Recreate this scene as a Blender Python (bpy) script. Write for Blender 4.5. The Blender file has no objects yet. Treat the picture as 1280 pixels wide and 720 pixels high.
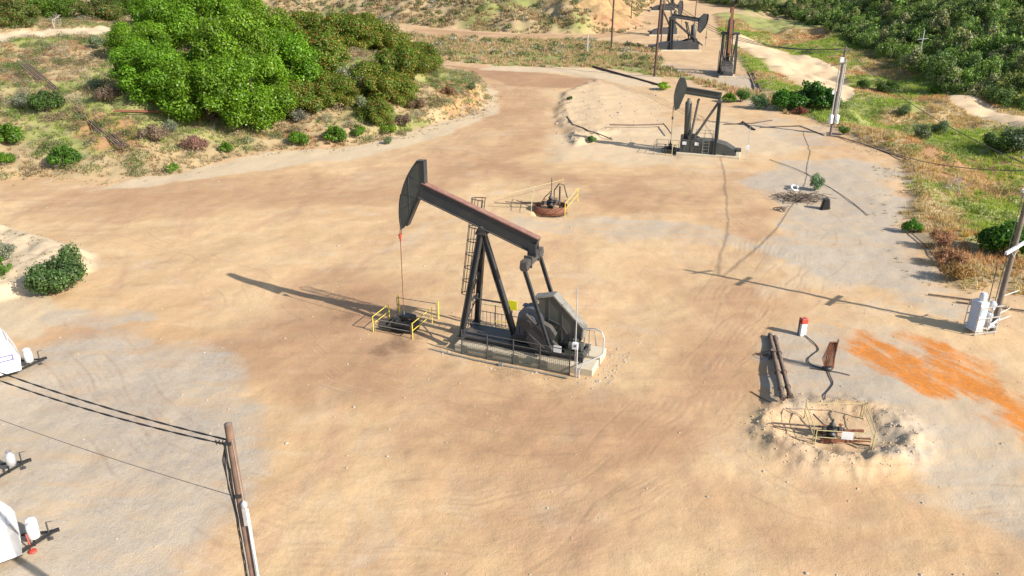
import bpy, math, random
import numpy as np
R=math.radians
scene=bpy.context.scene
COL=scene.collection
# ------------------------------------------------------------ camera numbers
FOC=1000.; PITCH=R(23.3); CH=26.
cP,sP=math.cos(PITCH),math.sin(PITCH)
def ray(u,v):
    a=(u-640)/FOC; b=(360-v)/FOC
    return a,cP+b*sP,-sP+b*cP
def g(u,v,z=0.):
    a,y,d=ray(u,v); t=(z-CH)/d
    return (a*t,y*t)
def PX(*p): return [g(u,v) for u,v in p]
# ------------------------------------------------------------ noise / fields
def vnoise(x,y,seed=0):
    x=np.asarray(x,float); y=np.asarray(y,float)
    ix=np.floor(x).astype(np.int64); iy=np.floor(y).astype(np.int64)
    fx=x-ix; fy=y-iy; fx=fx*fx*(3-2*fx); fy=fy*fy*(3-2*fy)
    def h(a,b):
        n=(a*374761393+b*668265263+seed*144269504)&0xffffffff
        n=((n^(n>>13))*1274126177)&0xffffffff
        n=(n^(n>>16))&0xffffff
        return n/float(0xffffff)
    return (h(ix,iy)*(1-fx)+h(ix+1,iy)*fx)*(1-fy)+(h(ix,iy+1)*(1-fx)+h(ix+1,iy+1)*fx)*fy
def fbm(x,y,seed=0,o=4):
    s=0;a=.5;t=0
    for i in range(o):
        s=s+a*vnoise(x,y,seed+i*17); t+=a; a*=.5; x=x*2.03+7.1; y=y*2.03+3.3
    return s/t
def sm(x): x=np.clip(x,0,1); return x*x*(3-2*x)
def sdpoly(x,y,P):
    x=np.asarray(x,float); y=np.asarray(y,float)
    d=np.full(x.shape,1e18); ins=np.zeros(x.shape,bool); n=len(P)
    for i in range(n):
        x1,y1=P[i]; x2,y2=P[(i+1)%n]
        ex,ey=x2-x1,y2-y1; L=ex*ex+ey*ey+1e-9
        t=np.clip(((x-x1)*ex+(y-y1)*ey)/L,0,1)
        d=np.minimum(d,(x-x1-t*ex)**2+(y-y1-t*ey)**2)
        c=((y1>y)!=(y2>y))&(x<(x2-x1)*(y-y1)/((y2-y1) if abs(y2-y1)>1e-9 else 1e-9)+x1)
        ins^=c
    return np.where(ins,1,-1)*np.sqrt(d)
def dline(x,y,P):
    x=np.asarray(x,float); y=np.asarray(y,float)
    d=np.full(x.shape,1e18); sg=np.ones(x.shape)
    for (x1,y1),(x2,y2) in zip(P[:-1],P[1:]):
        ex,ey=x2-x1,y2-y1; L=ex*ex+ey*ey+1e-9
        t=np.clip(((x-x1)*ex+(y-y1)*ey)/L,0,1)
        q=(x-x1-t*ex)**2+(y-y1-t*ey)**2
        m=q<d; d=np.where(m,q,d); sg=np.where(m,np.sign((x-x1)*ey-(y-y1)*ex),sg)
    return np.sqrt(d)*sg
# zones of the place (plan outlines)
MOUND=PX((-250,232),(0,226),(60,222),(140,224),(215,216),(270,200),(335,188),(440,182),(500,170),(548,152),(598,140),(609,124),(600,106),(570,98),(552,84),(535,70),(505,50))+[(-50,262),(-120,330),(-420,420),(-420,120)]
HILL=PX((420,22),(500,30),(560,37),(650,43),(730,45),(785,40),(815,31),(800,20),(812,8))+[(75,420),(80,640),(-420,640),(-420,430),(-130,335)]
SLOPE=PX((890,18),(905,60),(930,84),(948,112),(985,132),(1030,158),(1075,178),(1122,198),(1132,240),(1128,285),(1160,318),(1186,356),(1240,362),(1290,372),(1500,390))+[(420,90),(420,330),(150,420)]
WOOD=PX((870,3),(930,12),(985,16),(1025,26),(1065,42),(1100,58),(1150,82),(1185,98),(1280,114),(1400,122))+[(420,190),(420,640),(90,640)]
PIT=g(1046,541)
BANK=PX((690,150),(700,118),(745,98),(800,118),(835,150),(830,172),(770,170),(715,185))
LEDGE=PX((-60,283),(12,284),(60,300),(118,318),(120,340),(60,362),(0,380),(-80,380))
def height(x,y):
    x=np.asarray(x,float); y=np.asarray(y,float)
    h=(fbm(x*.12,y*.12,5)-.5)*.5+(fbm(x*.9,y*.9,9,3)-.5)*.10
    nz=fbm(x*.25,y*.25,21,3)-.5
    s=sdpoly(x,y,MOUND)+nz*2.0
    near=np.exp(-(((x+6)/16)**2+((y-150)/26)**2))
    h=h+np.where(s>0,(.7+2.3*near)*sm(s/(1.6+1.2*(1-near)))+5.2*sm((s-.5)/24)+.05*np.clip(s-10,0,200)+(fbm(x*.3,y*.3,33)-.5)*1.3*sm(s/4)+(fbm(x*.14,y*.14,37,3)-.5)*2.4*sm(s/8),0)
    s=sdpoly(x,y,HILL)+nz*6
    cut=sm((x-5)/25)
    h=h+np.where(s>0,np.clip(s,0,300)*(.30+.35*cut)*sm(s/8)+(fbm(x*.08,y*.08,41)-.5)*9*sm(s/15),0)
    s=sdpoly(x,y,SLOPE)
    h=h+np.where(s>0,-3.6*sm(s/24)+.45*sm(s/2)*sm((14-s)/10)+(fbm(x*.11,y*.11,51,3)-.45)*5.0*sm(s/10),0)
    s=sdpoly(x,y,WOOD)
    h=h+np.where(s>0,.26*np.clip(s,0,400)*sm(s/14)+(fbm(x*.03,y*.03,61)-.5)*14*sm(s/40),0)
    h=h+.30*np.clip(y-400,0,600)
    s=sdpoly(x,y,BANK)+nz*1.5
    h=h+(.65*sm(s/1.8+.1)*sm((24-x)/11)*(.75+.5*(fbm(x*.5,y*.5,71,3)-.3)))+(fbm(x*1.2,y*.5,73,4)-.5)*.75*sm(s/1.2+.3)*sm((4.5-s)/3)*sm((22-x)/8)
    s=sdpoly(x,y,LEDGE)+nz*1.2
    h=h+.9*sm(s/1.6)*(.6+fbm(x*.5,y*.5,3))
    # spoil ring round the pit
    ex=(x-PIT[0])/4.1; ey=(y-PIT[1])/3.3
    r=np.sqrt(ex*ex+ey*ey)+ (fbm(x*1.1,y*1.1,77,3)-.5)*.22
    ring=np.exp(-((r-.98)/.24)**2)*(.26+.26*np.clip(-ey,0,1)+.10*np.clip(ex,0,1)+.22*np.clip(-ex,0,1))
    lump=((fbm(x*1.7,y*1.7,87,3)-.5)*.40+(fbm(x*4.5,y*4.5,89,2)-.5)*.16)*np.exp(-((r-.95)/.34)**2)
    h=h+ring+lump-.04*sm((.80-r)/.25)+.22*(fbm(x*1.3,y*1.3,91,4)-.45)*sm((.9-r)/.2)
    for cx,cy,rr,d in ((g(686,266)[0],g(686,266)[1],1.5,.6),):
        h=h-d*sm((rr-np.hypot((x-cx)*.8,y-cy))/.5)
    return h
def hz(x,y): return float(height(np.array([x]),np.array([y]))[0])
def gp(u,v,off=0.):
    a,y,d=ray(u,v)
    t=np.concatenate([np.arange(25,120,.25),np.arange(120,700,.8)])
    X=a*t;Y=y*t;Z=CH+d*t
    hh=height(X,Y)+off
    i=int(np.argmax(Z<hh)) or len(t)-1
    lo,hi=t[i-1],t[i]
    for _ in range(12):
        m=(lo+hi)/2
        if CH+d*m<hz(a*m,y*m)+off: hi=m
        else: lo=m
    return (a*hi,y*hi,hz(a*hi,y*hi))
# ------------------------------------------------------------ materials
def newmat(name):
    m=bpy.data.materials.new(name); m.use_nodes=True
    nt=m.node_tree; nt.nodes.clear()
    out=nt.nodes.new('ShaderNodeOutputMaterial')
    return m,nt,out
def N(nt,t,**k):
    n=nt.nodes.new(t)
    for a,b in k.items():
        if a.startswith('i_'):
            n.inputs[a[2:].replace('_',' ')].default_value=b
        else: setattr(n,a,b)
    return n
def noise(nt,vec,scale,detail=4,rough=.6,dist=0.):
    n=N(nt,'ShaderNodeTexNoise'); n.inputs['Scale'].default_value=scale; n.inputs['Detail'].default_value=detail
    n.inputs['Roughness'].default_value=rough; n.inputs['Distortion'].default_value=dist
    nt.links.new(vec,n.inputs['Vector']); return n.outputs['Fac']
def ramp(nt,fac,a,b,ca=(0,0,0,1),cb=(1,1,1,1)):
    r=N(nt,'ShaderNodeValToRGB'); r.color_ramp.elements[0].position=a; r.color_ramp.elements[1].position=b
    r.color_ramp.elements[0].color=ca; r.color_ramp.elements[1].color=cb
    nt.links.new(fac,r.inputs[0]); return r.outputs[0]
def c4(c): return (c[0],c[1],c[2],1)
def mixc(nt,fac,a,b,blend='MIX'):
    m=N(nt,'ShaderNodeMix',data_type='RGBA',blend_type=blend)
    if isinstance(fac,(int,float)): m.inputs[0].default_value=fac
    else: nt.links.new(fac,m.inputs[0])
    for s,v in ((6,a),(7,b)):
        if isinstance(v,tuple): m.inputs[s].default_value=c4(v)
        else: nt.links.new(v,m.inputs[s])
    return m.outputs[2]
def math_(nt,op,a,b=None,c=None,clamp=False):
    m=N(nt,'ShaderNodeMath',operation=op,use_clamp=clamp)
    for i,v in enumerate((a,b,c)):
        if v is None: continue
        if isinstance(v,(int,float)): m.inputs[i].default_value=v
        else: nt.links.new(v,m.inputs[i])
    return m.outputs[0]
def bump(nt,h,strength,dist):
    b=N(nt,'ShaderNodeBump'); b.inputs['Strength'].default_value=strength; b.inputs['Distance'].default_value=dist
    nt.links.new(h,b.inputs['Height']); return b.outputs[0]
def surf(name,col,col2=None,rough=.6,metal=0.,scale=3.,lo=.4,hi=.65,fine=30.,dust=None,dustamt=.35,bstr=.3):
    """painted / rusted / plain surface with large and small variation; dust lies on up-facing faces"""
    m,nt,out=newmat(name)
    tc=N(nt,'ShaderNodeTexCoord').outputs['Object']
    n1=noise(nt,tc,scale,5); n2=noise(nt,tc,fine,3)
    col2=col2 or tuple(c*.7 for c in col)
    c=mixc(nt,ramp(nt,n1,lo,hi),col,col2)
    c=mixc(nt,math_(nt,'MULTIPLY',n2,.5),c,tuple(min(1,q*1.25+.01) for q in col))
    if dust:
        nrm=N(nt,'ShaderNodeNewGeometry').outputs['Normal']
        sx=N(nt,'ShaderNodeSeparateXYZ'); nt.links.new(nrm,sx.inputs[0])
        f=math_(nt,'MULTIPLY',math_(nt,'POWER',math_(nt,'MAXIMUM',sx.outputs[2],0.),2.),math_(nt,'MULTIPLY',n1,dustamt*2))
        c=mixc(nt,f,c,dust)
    p=N(nt,'ShaderNodeBsdfPrincipled'); p.inputs['Roughness'].default_value=rough; p.inputs['Metallic'].default_value=metal
    nt.links.new(c,p.inputs['Base Color'])
    r=math_(nt,'ADD',math_(nt,'MULTIPLY',n1,.3),rough-.15,clamp=True); nt.links.new(r,p.inputs['Roughness'])
    nt.links.new(bump(nt,n2,bstr,.01),p.inputs['Normal'])
    nt.links.new(p.outputs[0],out.inputs[0]); return m
DUST=(.36,.26,.17)
M={}
M['steel']=surf('dark_grey_paint',(.024,.029,.034),(.065,.05,.04),.5,0,1.3,.5,.72,dust=DUST,dustamt=.14)
M['steel2']=surf('grey_green_paint',(.042,.050,.046),(.065,.066,.056),.55,0,1.0,dust=DUST,dustamt=.12)
M['steel3']=surf('faded_black_paint',(.04,.042,.045),(.065,.06,.052),.6,0,1.2,dust=DUST,dustamt=.15)
M['guardm']=surf('olive_grey_paint',(.055,.062,.054),(.075,.07,.058),.5,0,1.5,dust=DUST,dustamt=.25)
M['rim']=surf('weathered_grey_paint',(.22,.21,.18),(.13,.12,.10),.6,0,3)
M['flange']=surf('rust_red_flange',(.20,.095,.07),(.28,.17,.13),.75,0,2.5,fine=18)
M['rust']=surf('rust',(.20,.075,.035),(.09,.04,.025),.85,0,4)
M['ironpipe']=surf('old_pipe_steel',(.06,.04,.035),(.12,.075,.055),.8,0,3,dust=DUST)
M['redp']=surf('red_paint',(.45,.05,.03),(.25,.05,.03),.5)
M['black']=surf('greasy_black',(.012,.012,.012),(.03,.027,.022),.45,0,5)
M['yellow']=surf('yellow_paint',(.72,.56,.05),(.60,.44,.08),.5,0,6)
M['yellowf']=surf('faded_yellow_paint',(.50,.43,.19),(.34,.29,.17),.6,0,6)
M['yellowsign']=surf('yellow_sign',(.85,.80,.02),(.85,.78,.03),.4)
M['grail']=surf('grey_pipe_rail',(.22,.21,.18),(.13,.12,.10),.6,0,5)
M['galv']=surf('galvanised',(.50,.51,.52),(.38,.39,.40),.4,.35,4)
M['white']=surf('white_paint',(.68,.69,.69),(.52,.50,.45),.35,0,1.6,lo=.5,hi=.78,bstr=.05)
M['whitebox']=surf('white_enamel',(.62,.64,.66),(.48,.48,.46),.4,0,3,bstr=.05)
M['pale_blue']=surf('pale_blue_enamel',(.36,.44,.56),(.30,.38,.48),.4,0,3,bstr=.05)
M['concrete']=surf('weathered_concrete',(.50,.43,.31),(.40,.33,.23),.9,0,.9,fine=14,bstr=.5)
M['wood']=surf('pole_wood',(.20,.125,.085),(.115,.075,.055),.9,0,2)
M['woodg']=surf('grey_pole_wood',(.17,.14,.115),(.12,.095,.075),.9,0,2)
M['woodd']=surf('creosoted_pole',(.07,.04,.032),(.11,.065,.045),.9,0,2)
M['cable']=surf('black_cable',(.02,.02,.022),(.03,.03,.03),.5)
M['cablef']=surf('grey_cable',(.09,.085,.08),(.07,.065,.06),.6)
M['purple']=surf('purple_decal',(.16,.15,.33),(.14,.13,.28),.4)
M['glass']=surf('dark_window',(.03,.04,.05),(.04,.05,.06),.12)
M['tyre']=surf('tyre_rubber',(.02,.02,.02),(.03,.03,.03),.8)
M['bark']=surf('bark',(.13,.10,.075),(.08,.06,.045),.9,0,4)
M['deadwood']=surf('dead_wood',(.34,.30,.26),(.24,.20,.17),.9,0,4)
M['blue']=surf('blue_grey_machine_paint',(.045,.06,.085),(.045,.05,.06),.5,0,2,dust=DUST,dustamt=.15)
M['rock']=surf('pale_rock',(.42,.36,.28),(.32,.27,.2),.9,0,3)
M['meshp']=surf('green_grey_panel',(.075,.085,.07),(.12,.115,.09),.6,0,1.2,dust=DUST)
def leafmat():
    m,nt,out=newmat('foliage')
    a=N(nt,'ShaderNodeAttribute',attribute_name='tint')
    o=N(nt,'ShaderNodeObjectInfo')
    c=mixc(nt,1.,a.outputs['Color'],o.outputs['Color'],'MULTIPLY')
    d=N(nt,'ShaderNodeBsdfDiffuse'); t=N(nt,'ShaderNodeBsdfTranslucent'); gl=N(nt,'ShaderNodeBsdfGlossy'); gl.inputs['Roughness'].default_value=.45
    gl.inputs['Color'].default_value=(.5,.5,.5,1)
    nt.links.new(c,d.inputs[0]); 
    c2=mixc(nt,1.,c,(1.5,1.45,.7),'MULTIPLY'); nt.links.new(c2,t.inputs[0])
    x=N(nt,'ShaderNodeMixShader'); x.inputs[0].default_value=.33
    nt.links.new(d.outputs[0],x.inputs[1]); nt.links.new(t.outputs[0],x.inputs[2])
    y=N(nt,'ShaderNodeMixShader'); y.inputs[0].default_value=.035
    nt.links.new(x.outputs[0],y.inputs[1]); nt.links.new(gl.outputs[0],y.inputs[2])
    nt.links.new(y.outputs[0],out.inputs[0]); return m
M['leaf']=leafmat()
# ------------------------------------------------------------ objects
def tag(o,label=None,cat=None,group=None,kind=None):
    if label: o['label']=label
    if cat: o['category']=cat
    if group: o['group']=group
    if kind: o['kind']=kind
    return o
def empty(name,loc,rz=0,label=None,cat=None,group=None):
    o=bpy.data.objects.new(name,None); COL.objects.link(o); o.location=loc; o.rotation_euler=(0,0,rz); o.empty_display_size=.3
    return tag(o,label,cat,group)
V=lambda *a: np.array(a,float)
def unit(v): return v/(np.linalg.norm(v)+1e-12)
class MB:
    def __init__(s): s.v=[];s.f=[];s.smooth=[]
    def add(s,vs,fs,smooth=False):
        b=len(s.v); s.v+= [tuple(map(float,p)) for p in vs]; s.f+=[tuple(i+b for i in f) for f in fs]; s.smooth+=[smooth]*len(fs); return s
    def box(s,c,size,ax=None,bev=0.):
        hx,hy,hz_=[q/2 for q in size]; c=V(*c)
        if ax is None: ax=(V(1,0,0),V(0,1,0),V(0,0,1))
        b=min(bev,hx*.9,hy*.9,hz_*.9)
        if b<=0:
            vs=[c+ax[0]*i*hx+ax[1]*j*hy+ax[2]*k*hz_ for k in(-1,1) for j in(-1,1) for i in(-1,1)]
            return s.add(vs,[(0,2,3,1),(4,5,7,6),(0,1,5,4),(2,6,7,3),(0,4,6,2),(1,3,7,5)])
        # chamfered top rim
        vs=[];
        for k,ins in((-1,0),(1-b/hz_,0),(1,b)):
            for i,j in((-1,-1),(1,-1),(1,1),(-1,1)):
                vs.append(c+ax[0]*i*(hx-ins)+ax[1]*j*(hy-ins)+ax[2]*k*hz_)
        fs=[(3,2,1,0),(8,9,10,11)]
        for l in(0,4):
            for q in range(4): fs.append((l+q,l+(q+1)%4,l+4+(q+1)%4,l+4+q))
        return s.add(vs,fs)
    def beam(s,a,b,w,h,up=(0,0,1)):
        a=V(*a);b=V(*b);d=unit(b-a);u=V(*up)
        if abs(np.dot(d,u))>.98:u=V(1,0,0)
        y=unit(np.cross(u,d));z=np.cross(d,y)
        return s.box((a+b)/2,(np.linalg.norm(b-a),w,h),(d,y,z))
    def ibeam(s,a,b,w,h,t=.05,up=(0,0,1),top=True):
        a=V(*a);b=V(*b);d=unit(b-a);y=unit(np.cross(V(*up),d));z=np.cross(d,y);L=np.linalg.norm(b-a);c=(a+b)/2
        s.box(c,(L,t,h-2*t),(d,y,z)); s.box(c-z*(h-t)/2,(L,w,t),(d,y,z))
        if top: s.box(c+z*(h-t)/2,(L,w,t),(d,y,z))
        return s
    def tube(s,pts,r,n=8,caps=True,r2=None):
        pts=[V(*p) for p in pts]; m=len(pts); vs=[];fs=[]
        ref=None
        for i,p in enumerate(pts):
            d=unit((pts[min(i+1,m-1)]-pts[max(i-1,0)]))
            if ref is None: ref=V(0,0,1) if abs(d[2])<.9 else V(1,0,0)
            x=unit(np.cross(ref,d)); y=np.cross(d,x); ref=y
            rr=r if r2 is None else r+(r2-r)*i/(m-1)
            if isinstance(rr,(list,tuple)): rr=rr[i]
            for k in range(n):
                t=2*math.pi*k/n; vs.append(p+x*rr*math.cos(t)+y*rr*math.sin(t))
        for i in range(m-1):
            for k in range(n): fs.append((i*n+k,i*n+(k+1)%n,(i+1)*n+(k+1)%n,(i+1)*n+k))
        s.add(vs,fs,True)
        if caps: s.add(vs[:n][::-1],[tuple(range(n))]); s.add(vs[-n:],[tuple(range(n))])
        return s
    def lathe(s,c,prof,axis=(0,0,1),n=20):
        c=V(*c);d=unit(V(*axis)); ref=V(0,0,1) if abs(d[2])<.9 else V(1,0,0); x=unit(np.cross(ref,d)); y=np.cross(d,x)
        vs=[];fs=[]
        for r,h in prof:
            for k in range(n):
                t=2*math.pi*k/n; vs.append(c+d*h+x*r*math.cos(t)+y*r*math.sin(t))
        for i in range(len(prof)-1):
            for k in range(n): fs.append((i*n+k,i*n+(k+1)%n,(i+1)*n+(k+1)%n,(i+1)*n+k))
        s.add(vs,fs,True); s.add(vs[:n][::-1],[tuple(range(n))]); s.add(vs[-n:],[tuple(range(n))]); return s
    def prism(s,poly,y0,y1):
        """poly: list of (x,z), extruded along y"""
        n=len(poly); A=sum(poly[i][0]*poly[(i+1)%n][1]-poly[(i+1)%n][0]*poly[i][1] for i in range(n))
        if A<0: poly=poly[::-1]
        vs=[(x,y0,z) for x,z in poly]+[(x,y1,z) for x,z in poly]
        s.add(vs,[tuple(range(n)),tuple(range(2*n-1,n-1,-1))])
        s.add(vs,[(i,i+n,(i+1)%n+n,(i+1)%n) for i in range(n)]); return s
    def sphere(s,c,r,n=10,sc=(1,1,1)):
        vs=[];fs=[];m=n//2+1
        for i in range(m+1):
            p=math.pi*i/m
            for k in range(n):
                t=2*math.pi*k/n; vs.append((c[0]+r*sc[0]*math.sin(p)*math.cos(t),c[1]+r*sc[1]*math.sin(p)*math.sin(t),c[2]+r*sc[2]*math.cos(p)))
        for i in range(m):
            for k in range(n): fs.append((i*n+k,(i+1)*n+k,(i+1)*n+(k+1)%n,i*n+(k+1)%n))
        return s.add(vs,fs,True)
    def build(s,name,mat,parent=None,off=(0,0,0),loc=None,rz=0):
        me=bpy.data.meshes.new(name); vv=[(a+off[0],b+off[1],c+off[2]) for a,b,c in s.v]
        if loc is not None and parent is None:
            pass
        me.from_pydata(vv,[],s.f); me.materials.append(M[mat] if isinstance(mat,str) else mat)
        me.polygons.foreach_set('use_smooth',s.smooth); me.update()
        o=bpy.data.objects.new(name,me); COL.objects.link(o)
        if parent is not None: o.parent=parent
        if loc is not None: o.location=loc; o.rotation_euler=(0,0,rz)
        return o
def children(o): return [c for c in list(COL.objects) if c.parent==o]
def copy_tree(o,parent=None):
    c=o.copy(); COL.objects.link(c)
    if parent is not None: c.parent=parent
    for ch in children(o): copy_tree(ch,c)
    return c
# raw quad/tri clouds with tint
def cloud(name,verts,faces_n,tint,parent=None,mat='leaf',nper=4):
    """verts (n,nper,3), tint (n,3)"""
    n=len(verts); me=bpy.data.meshes.new(name)
    me.vertices.add(n*nper); me.vertices.foreach_set('co',np.asarray(verts,np.float32).reshape(-1))
    me.loops.add(n*nper); me.loops.foreach_set('vertex_index',np.arange(n*nper,dtype=np.int32))
    me.polygons.add(n); me.polygons.foreach_set('loop_start',np.arange(0,n*nper,nper,dtype=np.int32))
    try: me.polygons.foreach_set('loop_total',np.full(n,nper,np.int32))
    except Exception: pass
    me.update(calc_edges=True)
    at=me.color_attributes.new('tint','FLOAT_COLOR','POINT')
    col=np.ones((n,nper,4),np.float32); col[:,:,:3]=np.asarray(tint)[:,None,:]; at.data.foreach_set('color',col.reshape(-1))
    me.materials.append(M[mat]); o=bpy.data.objects.new(name,me); COL.objects.link(o)
    if parent is not None:o.parent=parent
    return o
def leafquads(rng,c,nrm,size,asp=.6,droop=0.):
    n=len(c); nrm=nrm/np.linalg.norm(nrm,axis=1,keepdims=True)
    r=rng.normal(size=(n,3)); a=np.cross(nrm,r); a/=np.linalg.norm(a,axis=1,keepdims=True)+1e-9; b=np.cross(nrm,a)
    s=size[:,None] if hasattr(size,'shape') else size
    return np.stack([c-a*s,c-b*s*asp,c+a*s,c+b*s*asp],1)
def pal(rng,n,cols,w,jit=.12):
    cols=np.array(cols); k=rng.choice(len(cols),n,p=np.array(w)/sum(w)); return np.clip(cols[k]*(1+rng.normal(size=(n,1))*jit)+rng.normal(size=(n,3))*.004,.005,1)
def lobes(rng,rx,ry,rz,nl,lr):
    L=[]
    for i in range(nl):
        ph=rng.uniform(0,2*math.pi); ct=rng.uniform(-.15,1)**1.0 if rng.random()<(.85 if nl<40 else .6) else (rng.uniform(-.4,.3) if nl<40 else rng.uniform(-.75,.1))
        st=math.sqrt(max(0,1-ct*ct)); k=rng.uniform(.62,1.0) if rng.random()<.8 else rng.uniform(.2,.7)
        L.append((rx*k*st*math.cos(ph),ry*k*st*math.sin(ph),rz*(.95+k*ct*.9)*(rng.uniform(.75,1.3) if nl<40 else 1),lr*(rng.uniform(.35,1.3) if nl<40 else rng.uniform(.6,1.4))))
    return L
def crown(rng,L,per,leaf,cols,w,flat=.8,fill=.25,normup=.35):
    C=[];NN=[];T=[]
    for (x,y,z,r) in L:
        n=int(per*(r*r)/(np.mean([l[3] for l in L])**2))
        d=rng.normal(size=(n,3)); d/=np.linalg.norm(d,axis=1,keepdims=True)
        rad=r*np.where(rng.random(n)<fill,rng.uniform(.3,.9,n),rng.uniform(.86,1.10,n))
        p=np.array([x,y,z])+d*rad[:,None]*np.array([1,1,flat]); p+=rng.normal(size=(n,3))*r*(.08+.22*(rng.random((n,1))<.25))
        C.append(p);NN.append(d+rng.normal(size=(n,3))*.55+np.array([0,0,normup]))
        t=pal(rng,n,cols,w,.2)*rng.uniform(.72,1.2); T.append(t)
    C=np.concatenate(C);NN=np.concatenate(NN);T=np.concatenate(T); k=C[:,2]>.05
    C,NN,T=C[k],NN[k],T[k]
    return leafquads(rng,C,NN,leaf*rng.uniform(.6,1.3,len(C))),T
def blades(rng,c,hgt,wid,spread,n,tc):
    """c (m,3) tuft bases, n blades each -> tris"""
    m=len(c); B=np.repeat(c,n,0); H=np.repeat(hgt,n)*rng.uniform(.5,1.15,m*n); S=np.repeat(spread,n)
    ph=rng.uniform(0,2*math.pi,m*n); r0=S*.45*np.sqrt(rng.random(m*n)); base=B+np.stack([np.cos(ph)*r0,np.sin(ph)*r0,np.zeros(m*n)-.04],1)
    lean=rng.normal(size=(m*n,2))*.25*H[:,None]+np.stack([np.cos(ph),np.sin(ph)],1)*(S*.7*rng.random(m*n))[:,None]
    tip=base+np.stack([lean[:,0],lean[:,1],H],1)
    t=rng.uniform(0,2*math.pi,m*n); W=(np.repeat(wid,n)*rng.uniform(.6,1.4,m*n))[:,None]
    w=np.stack([np.cos(t),np.sin(t),np.zeros(m*n)],1)*W
    return np.stack([base-w,base+w,tip],1),np.repeat(tc,n,0)*rng.uniform(.75,1.25,(m*n,1))
rng=np.random.default_rng(11); random.seed(4)
# ============================================================ GROUND
def greenness(x,y): return fbm(x*.055,y*.075,201,3)
def mask(x,y,P,soft,amp,sc=.35,seed=1,wide=1.):
    return sm((sdpoly(x,y,P)+(fbm(x*sc,y*sc,seed,4)-.5)*2*amp)/soft+.5)
na,nr=620,860
a=np.linspace(-.86,.86,na); q=np.exp(np.linspace(math.log(23),math.log(760),nr))
A_,Q_=np.meshgrid(a,q); X=(A_*Q_).ravel(); Y=(Q_-20).ravel(); Z=height(X,Y)
me=bpy.data.meshes.new('ground'); me.vertices.add(na*nr)
me.vertices.foreach_set('co',np.stack([X,Y,Z],1).astype(np.float32).ravel())
i0=(np.arange(nr-1)[:,None]*na+np.arange(na-1)[None,:]).ravel(); F=np.stack([i0,i0+1,i0+na+1,i0+na],1).astype(np.int32)
me.loops.add(F.size); me.loops.foreach_set('vertex_index',F.ravel()); me.polygons.add(len(F)); me.polygons.foreach_set('loop_start',np.arange(0,F.size,4,dtype=np.int32))
me.update(calc_edges=True); me.polygons.foreach_set('use_smooth',np.ones(len(F),bool))
sM=sdpoly(X,Y,MOUND);sH=sdpoly(X,Y,HILL);sS=sdpoly(X,Y,SLOPE);sW=sdpoly(X,Y,WOOD)
nz1=(fbm(X*.3,Y*.3,301,4)-.5)*2
STRIP=PX((540,66),(560,76),(620,82),(740,84),(800,84),(830,92),(830,70),(800,58),(740,50),(620,48),(540,44),(505,42))
STRIP2=PX((830,96),(860,100),(905,112),(950,130),(985,142),(985,132),(948,112),(905,106),(870,98),(835,84),(800,72),(760,74),(740,82))
YARD2=PX((930,40),(960,44),(1010,58),(1060,72),(1075,100),(1050,108),(1010,104),(960,88),(930,66),(905,52))
def strip_of(x,y): return np.maximum(mask(x,y,STRIP,2.5,2.5,seed=311),mask(x,y,STRIP2,1.5,1.5,seed=312))
PATHR=[gp(u,v)[:2] for u,v in((1172,110),(1200,118),(1240,132),(1290,148),(1330,165),(1330,182),(1270,163),(1225,150),(1190,130))]
yard=np.maximum(mask(X,Y,YARD2,5,4,.1,seed=313),mask(X,Y,PATHR,2,2,.2,seed=314))
PATHL=PX((-40,58),(0,52),(60,47),(120,46),(160,44),(160,36),(100,37),(40,41),(0,44),(-40,48))
# path on the mound is found on the raised ground
PATHL=[gp(u,v)[:2] for u,v in ((-60,58),(0,52),(60,47),(110,44),(150,41),(150,33),(100,35),(40,39),(0,41),(-60,46))]
pathl=mask(X,Y,PATHL,1.5,1.5,seed=315)
veg=np.maximum.reduce([sm((sM+nz1*1.4+.6)/1.6),sm((sH+nz1*4)/6),sm((sS+nz1*1.8)/1.8)*(1-yard),sm((sW+nz1*3)/4),strip_of(X,Y)])*(1-pathl)
S2=PX((1120,225),(1128,300),(1190,372),(1140,388),(1040,340),(990,290),(975,235),(1010,205))
gravel=np.maximum.reduce([.55*mask(X,Y,PX((1085,420),(1180,440),(1290,560),(1290,660),(1180,620),(1110,540),(1080,480)),4,5,.15,seed=329),.5*mask(X,Y,PX((960,140),(1030,160),(1060,185),(1000,185),(950,165)),3,3,.2,seed=328),mask(X,Y,PX((-60,455),(60,432),(150,420),(280,440),(300,500),(330,560),(290,640),(230,690),(200,760),(-80,800)),3.5,3.2,.22,seed=321),
  1.0*mask(X,Y,PX((940,222),(985,202),(1060,196),(1118,206),(1130,290),(1192,362),(1180,392),(1060,360),(980,330),(985,280),(960,250)),3,3,.25,seed=322),
  .75*mask(X,Y,PX((955,415),(1030,402),(1080,430),(1075,505),(985,508),(962,500)),1.2,1.2,.6,seed=323),
  .55*mask(X,Y,PX((640,272),(760,270),(900,290),(960,310),(900,312),(760,296),(650,290)),2,2,.3,seed=324),
  .6*mask(X,Y,PX((60,392),(150,385),(190,398),(120,412),(50,410)),1,1.5,.4,seed=325),
  .75*mask(X,Y,PX((880,100),(945,92),(960,132),(940,132),(905,104)),1.5,1.5,.3,seed=326),
  .45*mask(X,Y,PX((760,72),(900,85),(900,100),(800,90)),2,3,.2,seed=327)])
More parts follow.
